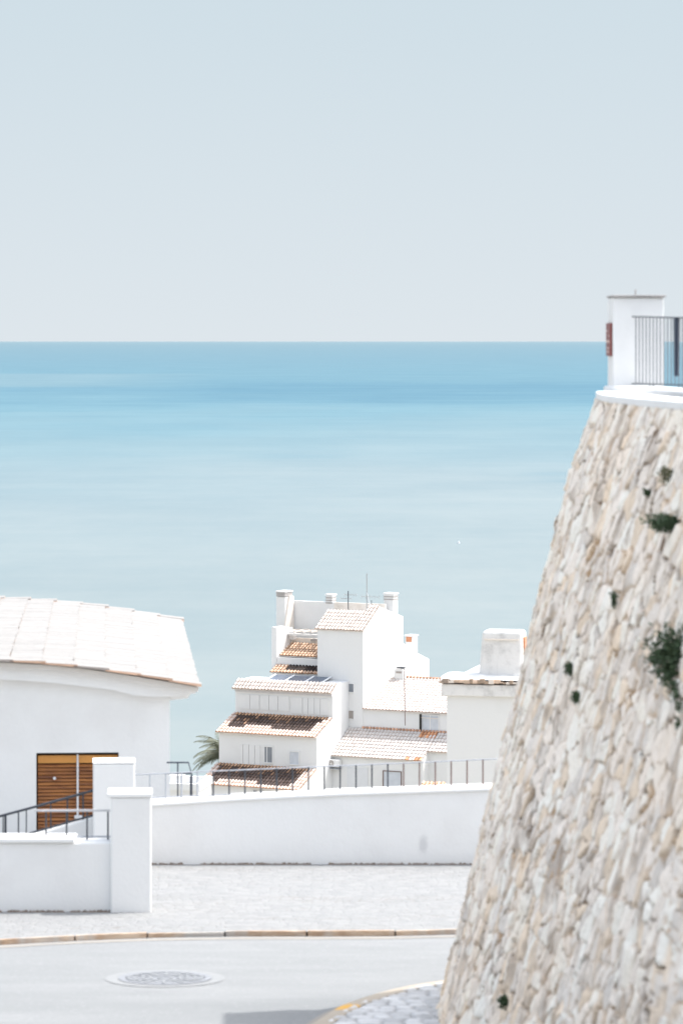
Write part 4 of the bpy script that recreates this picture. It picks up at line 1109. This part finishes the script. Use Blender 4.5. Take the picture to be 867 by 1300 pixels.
# chimney, slightly tapered with rounded top
cu0 = (606-567)*kk/math.cos(R(12))-.02; cu1 = cu0+55*kk; zb0, zt0 = kz(864), kz(801.5)
ch = MB().hexa([KF(cu0-.02,.25,zb0), KF(cu1+.02,.25,zb0), KF(cu1+.02,.95,zb0), KF(cu0-.02,.95,zb0), KF(cu0+.06,.28,zt0), KF(cu1-.01,.28,zt0), KF(cu1-.01,.90,zt0), KF(cu0+.06,.90,zt0)]).build('chimney', 'white_blotch', bl, bevel=.07, seg=4)
mb = MB(); mb.box((cu0+.11,.235,kz(813)), (cu1-.06,.262,kz(811)), KF); mb.build('band', 'parapet_tan', ch)
mb = MB(); mb.box((cu1-.03,.45,kz(829)), (cu1+.030,.72,kz(810)), KF); mb.build('terracotta_vent', 'terracotta', ch)
MB().box((cu1-.25, .05, kz(862)+.002), (cu1+.5, 1.1, kz(862)+.03), KF).build('ledge', 'white', bl)
# small tiled canopy with a dark gutter below it
cn = thing('tiled_canopy', 'small terracotta tiled canopy just behind the parapet railing', 'canopy')
NY = 110.0; NF = frame((P(531, 0, NY).x, NY), 14); nk_ = NY/F
e_, r_ = -(1004-HY)*nk_, -(995-HY)*nk_
def col_terra(i, j, n, nc, kind, rnd): return jit((.62,.40,.29), rnd, .2) if kind == 'cover' else jit((.42,.22,.13), rnd, .2)
tile_roof(MB(), NF, 0, .72, [(.6, r_), (0, e_)], .12, .2, .03, .015, col_terra, False, .04, 71, 6).build('roof', 'tile', cn, recalc=False)
MB().box((0,.08,-17),(.7,.6,e_-.08), NF).build('wall', 'white', cn)
MB().tube([NF(.45,-.05,e_-.06), NF(.8,.05,e_+.08)], .025, 6).build('gutter', 'black', cn)

# pale flat-roofed house far below the gate
fh = thing('far_house', 'far pale flat roofed house seen through the iron gate', 'house')
QY = 150.0; QF = frame((P(214, 0, QY).x, QY), 10); kq = QY/F; qz = lambda y: -(y-HY)*kq
MB().box((-1.5, 0, -24), (1.25, 2.6, qz(1003)), QF).build('wall', 'white_far', fh)
mb = MB()
for q in (((-1.6,-.08),(1.33,.14)), ((-1.6,2.45),(1.33,2.68)), ((-1.6,.14),(-1.4,2.45)), ((1.11,.14),(1.33,2.45))): mb.box((*q[0], qz(1003)+.002), (*q[1], qz(1003)+.28), QF)
mb.build('parapet', 'white_far', fh)
MB().box((-.2, .9, qz(1003)+.002), (.4, 1.5, qz(1003)+.5), QF).build('roof_hatch', 'white_far', fh)

# ================================================================== PALM
pm = thing('palm_tree', 'olive green palm with drooping fronds at the left side of the stepped house', 'palm tree')
pc = P(289, 960, 224); rnd = random.Random(12)
MB().tube([Vector((pc.x+.1, pc.y, terrain_z(pc.x, pc.y)-.3)), Vector((pc.x-.05, pc.y, pc.z-2)), pc], .26, 10, r2=.20).build('trunk', 'bark', pm)
for k in range(46):
    az = 2*math.pi*k/34*5+rnd.uniform(-.2,.2); el_ = rnd.uniform(.05, 1.25); L = rnd.uniform(2.1, 2.75)
    d = Vector((math.cos(az), math.sin(az), 0)); pts_ = []; p = pc.copy(); ang = el_
    for q in range(13):
        pts_.append(p.copy()); p = p+(d*math.cos(ang)+Vector((0,0,math.sin(ang))))*(L/12); ang -= .085+.05*q/12*(1+el_)
    mb = MB(); mb.tube(pts_, .022, 4, r2=.006)
    side = Vector((-d.y, d.x, 0))
    for q in range(2, 25):
        t = q/25*12; i = min(11, int(t)); base = pts_[i].lerp(pts_[i+1], t-i); ll = .50*math.sin(math.pi*min(1, (q/25)**.7))+.10
        fw = (pts_[i+1]-pts_[i]).normalized()
        for sgn in (-1, 1):
            tip = base+(side*sgn*.62+fw*.55+Vector((0,0,-.45+rnd.uniform(-.15,.1)))).normalized()*ll
            wv = fw*.022; mid = base.lerp(tip, .5)+Vector((0,0,.03))
            mb.face([base-wv, mid-wv*1.2, tip, mid+wv*1.2, base+wv])
    mb.build('frond', 'palm', pm, recalc=False)

# ================================================================== SEA
bu_ = thing('buoy', 'tiny white buoy floating far out on the sea', 'buoy')
bp0 = P(582, 690, 1074); bp0.z = -60.0
MB().tube([bp0+Vector((0,0,z)) for z in (-.3, 0, .25, .45)], .45, 10, r2=.38).build('float', 'pale_metal', bu_)
MB().tube([bp0+Vector((0,0,.45)), bp0+Vector((0,0,.95))], .16, 8, r2=.05).build('top_mark', 'pale_metal', bu_)
SZ = -60.0
mb = MB(); ysea = [300, 500, 800, 1500, 3000, 6000, 12000, 30000, 80000, 200000, 600000]
for a, b2 in zip(ysea, ysea[1:]):
    wa, wb = 400+a*1.0, 400+b2*1.0
    mb.face([(-wa, a, SZ), (wa, a, SZ), (wb, b2, SZ), (-wb, b2, SZ)])
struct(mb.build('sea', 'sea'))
settle()

# ================================================================== LIGHT, SKY, CAMERA
SUN_EL, SUN_AZ = 60.0, 71.0           # azimuth clockwise from +Y
wd = bpy.data.worlds.new('World'); scene.world = wd; wd.use_nodes = True
nt = wd.node_tree; bg = nt.nodes['Background']
sky = N(nt, 'ShaderNodeTexSky', sky_type='NISHITA'); sky.sun_disc = False
sky.sun_elevation = R(SUN_EL); sky.sun_rotation = R(SUN_AZ); sky.altitude = 60; sky.air_density = 1.6; sky.dust_density = 4.0; sky.ozone_density = 1.5
hs_ = N(nt, 'ShaderNodeHueSaturation'); hs_.inputs['Saturation'].default_value = .46; hs_.inputs['Value'].default_value = 1.0
nt.links.new(sky.outputs[0], hs_.inputs['Color'])
# sea haze low in the sky: the lowest degrees are a pale even veil
STR = .15; EXPO = 1.30
def veil(r, g, b): return tuple((((k/255+.055)/1.055)**2.4)/2**EXPO/STR for k in (r, g, b))
tc = N(nt, 'ShaderNodeTexCoord'); sz = N(nt, 'ShaderNodeSeparateXYZ'); nt.links.new(tc.outputs['Generated'], sz.inputs[0])
vr = N(nt, 'ShaderNodeMapRange'); nt.links.new(sz.outputs[2], vr.inputs[0]); vr.inputs[1].default_value = 0; vr.inputs[2].default_value = .096
low = mixc(nt, vr.outputs[0], veil(222, 230, 236), veil(207, 222, 231))
cl = nse(nt, tc.outputs['Generated'], 9, 3)
low = mixc(nt, mth(nt, 'MULTIPLY', cl, .06), low, veil(234, 238, 240))
up = N(nt, 'ShaderNodeMapRange', interpolation_type='SMOOTHSTEP'); nt.links.new(sz.outputs[2], up.inputs[0]); up.inputs[1].default_value = .08; up.inputs[2].default_value = .4
nt.links.new(mixc(nt, up.outputs[0], low, hs_.outputs[0]), bg.inputs['Color'])
bg.inputs['Strength'].default_value = STR
sl = bpy.data.lights.new('sun', 'SUN'); sl.energy = 2.0; sl.angle = R(.5); sl.color = (1, .965, .92)
so = bpy.data.objects.new('sun', sl); COL.objects.link(so)
e, a = R(SUN_EL), R(SUN_AZ)
to_sun = Vector((math.cos(e)*math.sin(a), math.cos(e)*math.cos(a), math.sin(e)))
so.rotation_euler = (-to_sun).to_track_quat('-Z', 'Y').to_euler(); so.location = to_sun*50

cam = bpy.data.cameras.new('camera'); co = bpy.data.objects.new('camera', cam); COL.objects.link(co); scene.camera = co
co.location = (0, 0, 0); co.rotation_euler = (R(90), 0, 0)
cam.sensor_width = 36; cam.sensor_fit = 'AUTO'; cam.lens = F/1300*36; cam.shift_y = (HY-650)/1300
cam.clip_start = .1; cam.clip_end = 1e6
cam.dof.use_dof = True; cam.dof.focus_distance = 190; cam.dof.aperture_fstop = 3.9
vs_ = scene.view_settings; vs_.view_transform = 'Standard'; vs_.look = 'None'; vs_.exposure = EXPO; vs_.gamma = 1
vs_.use_curve_mapping = False
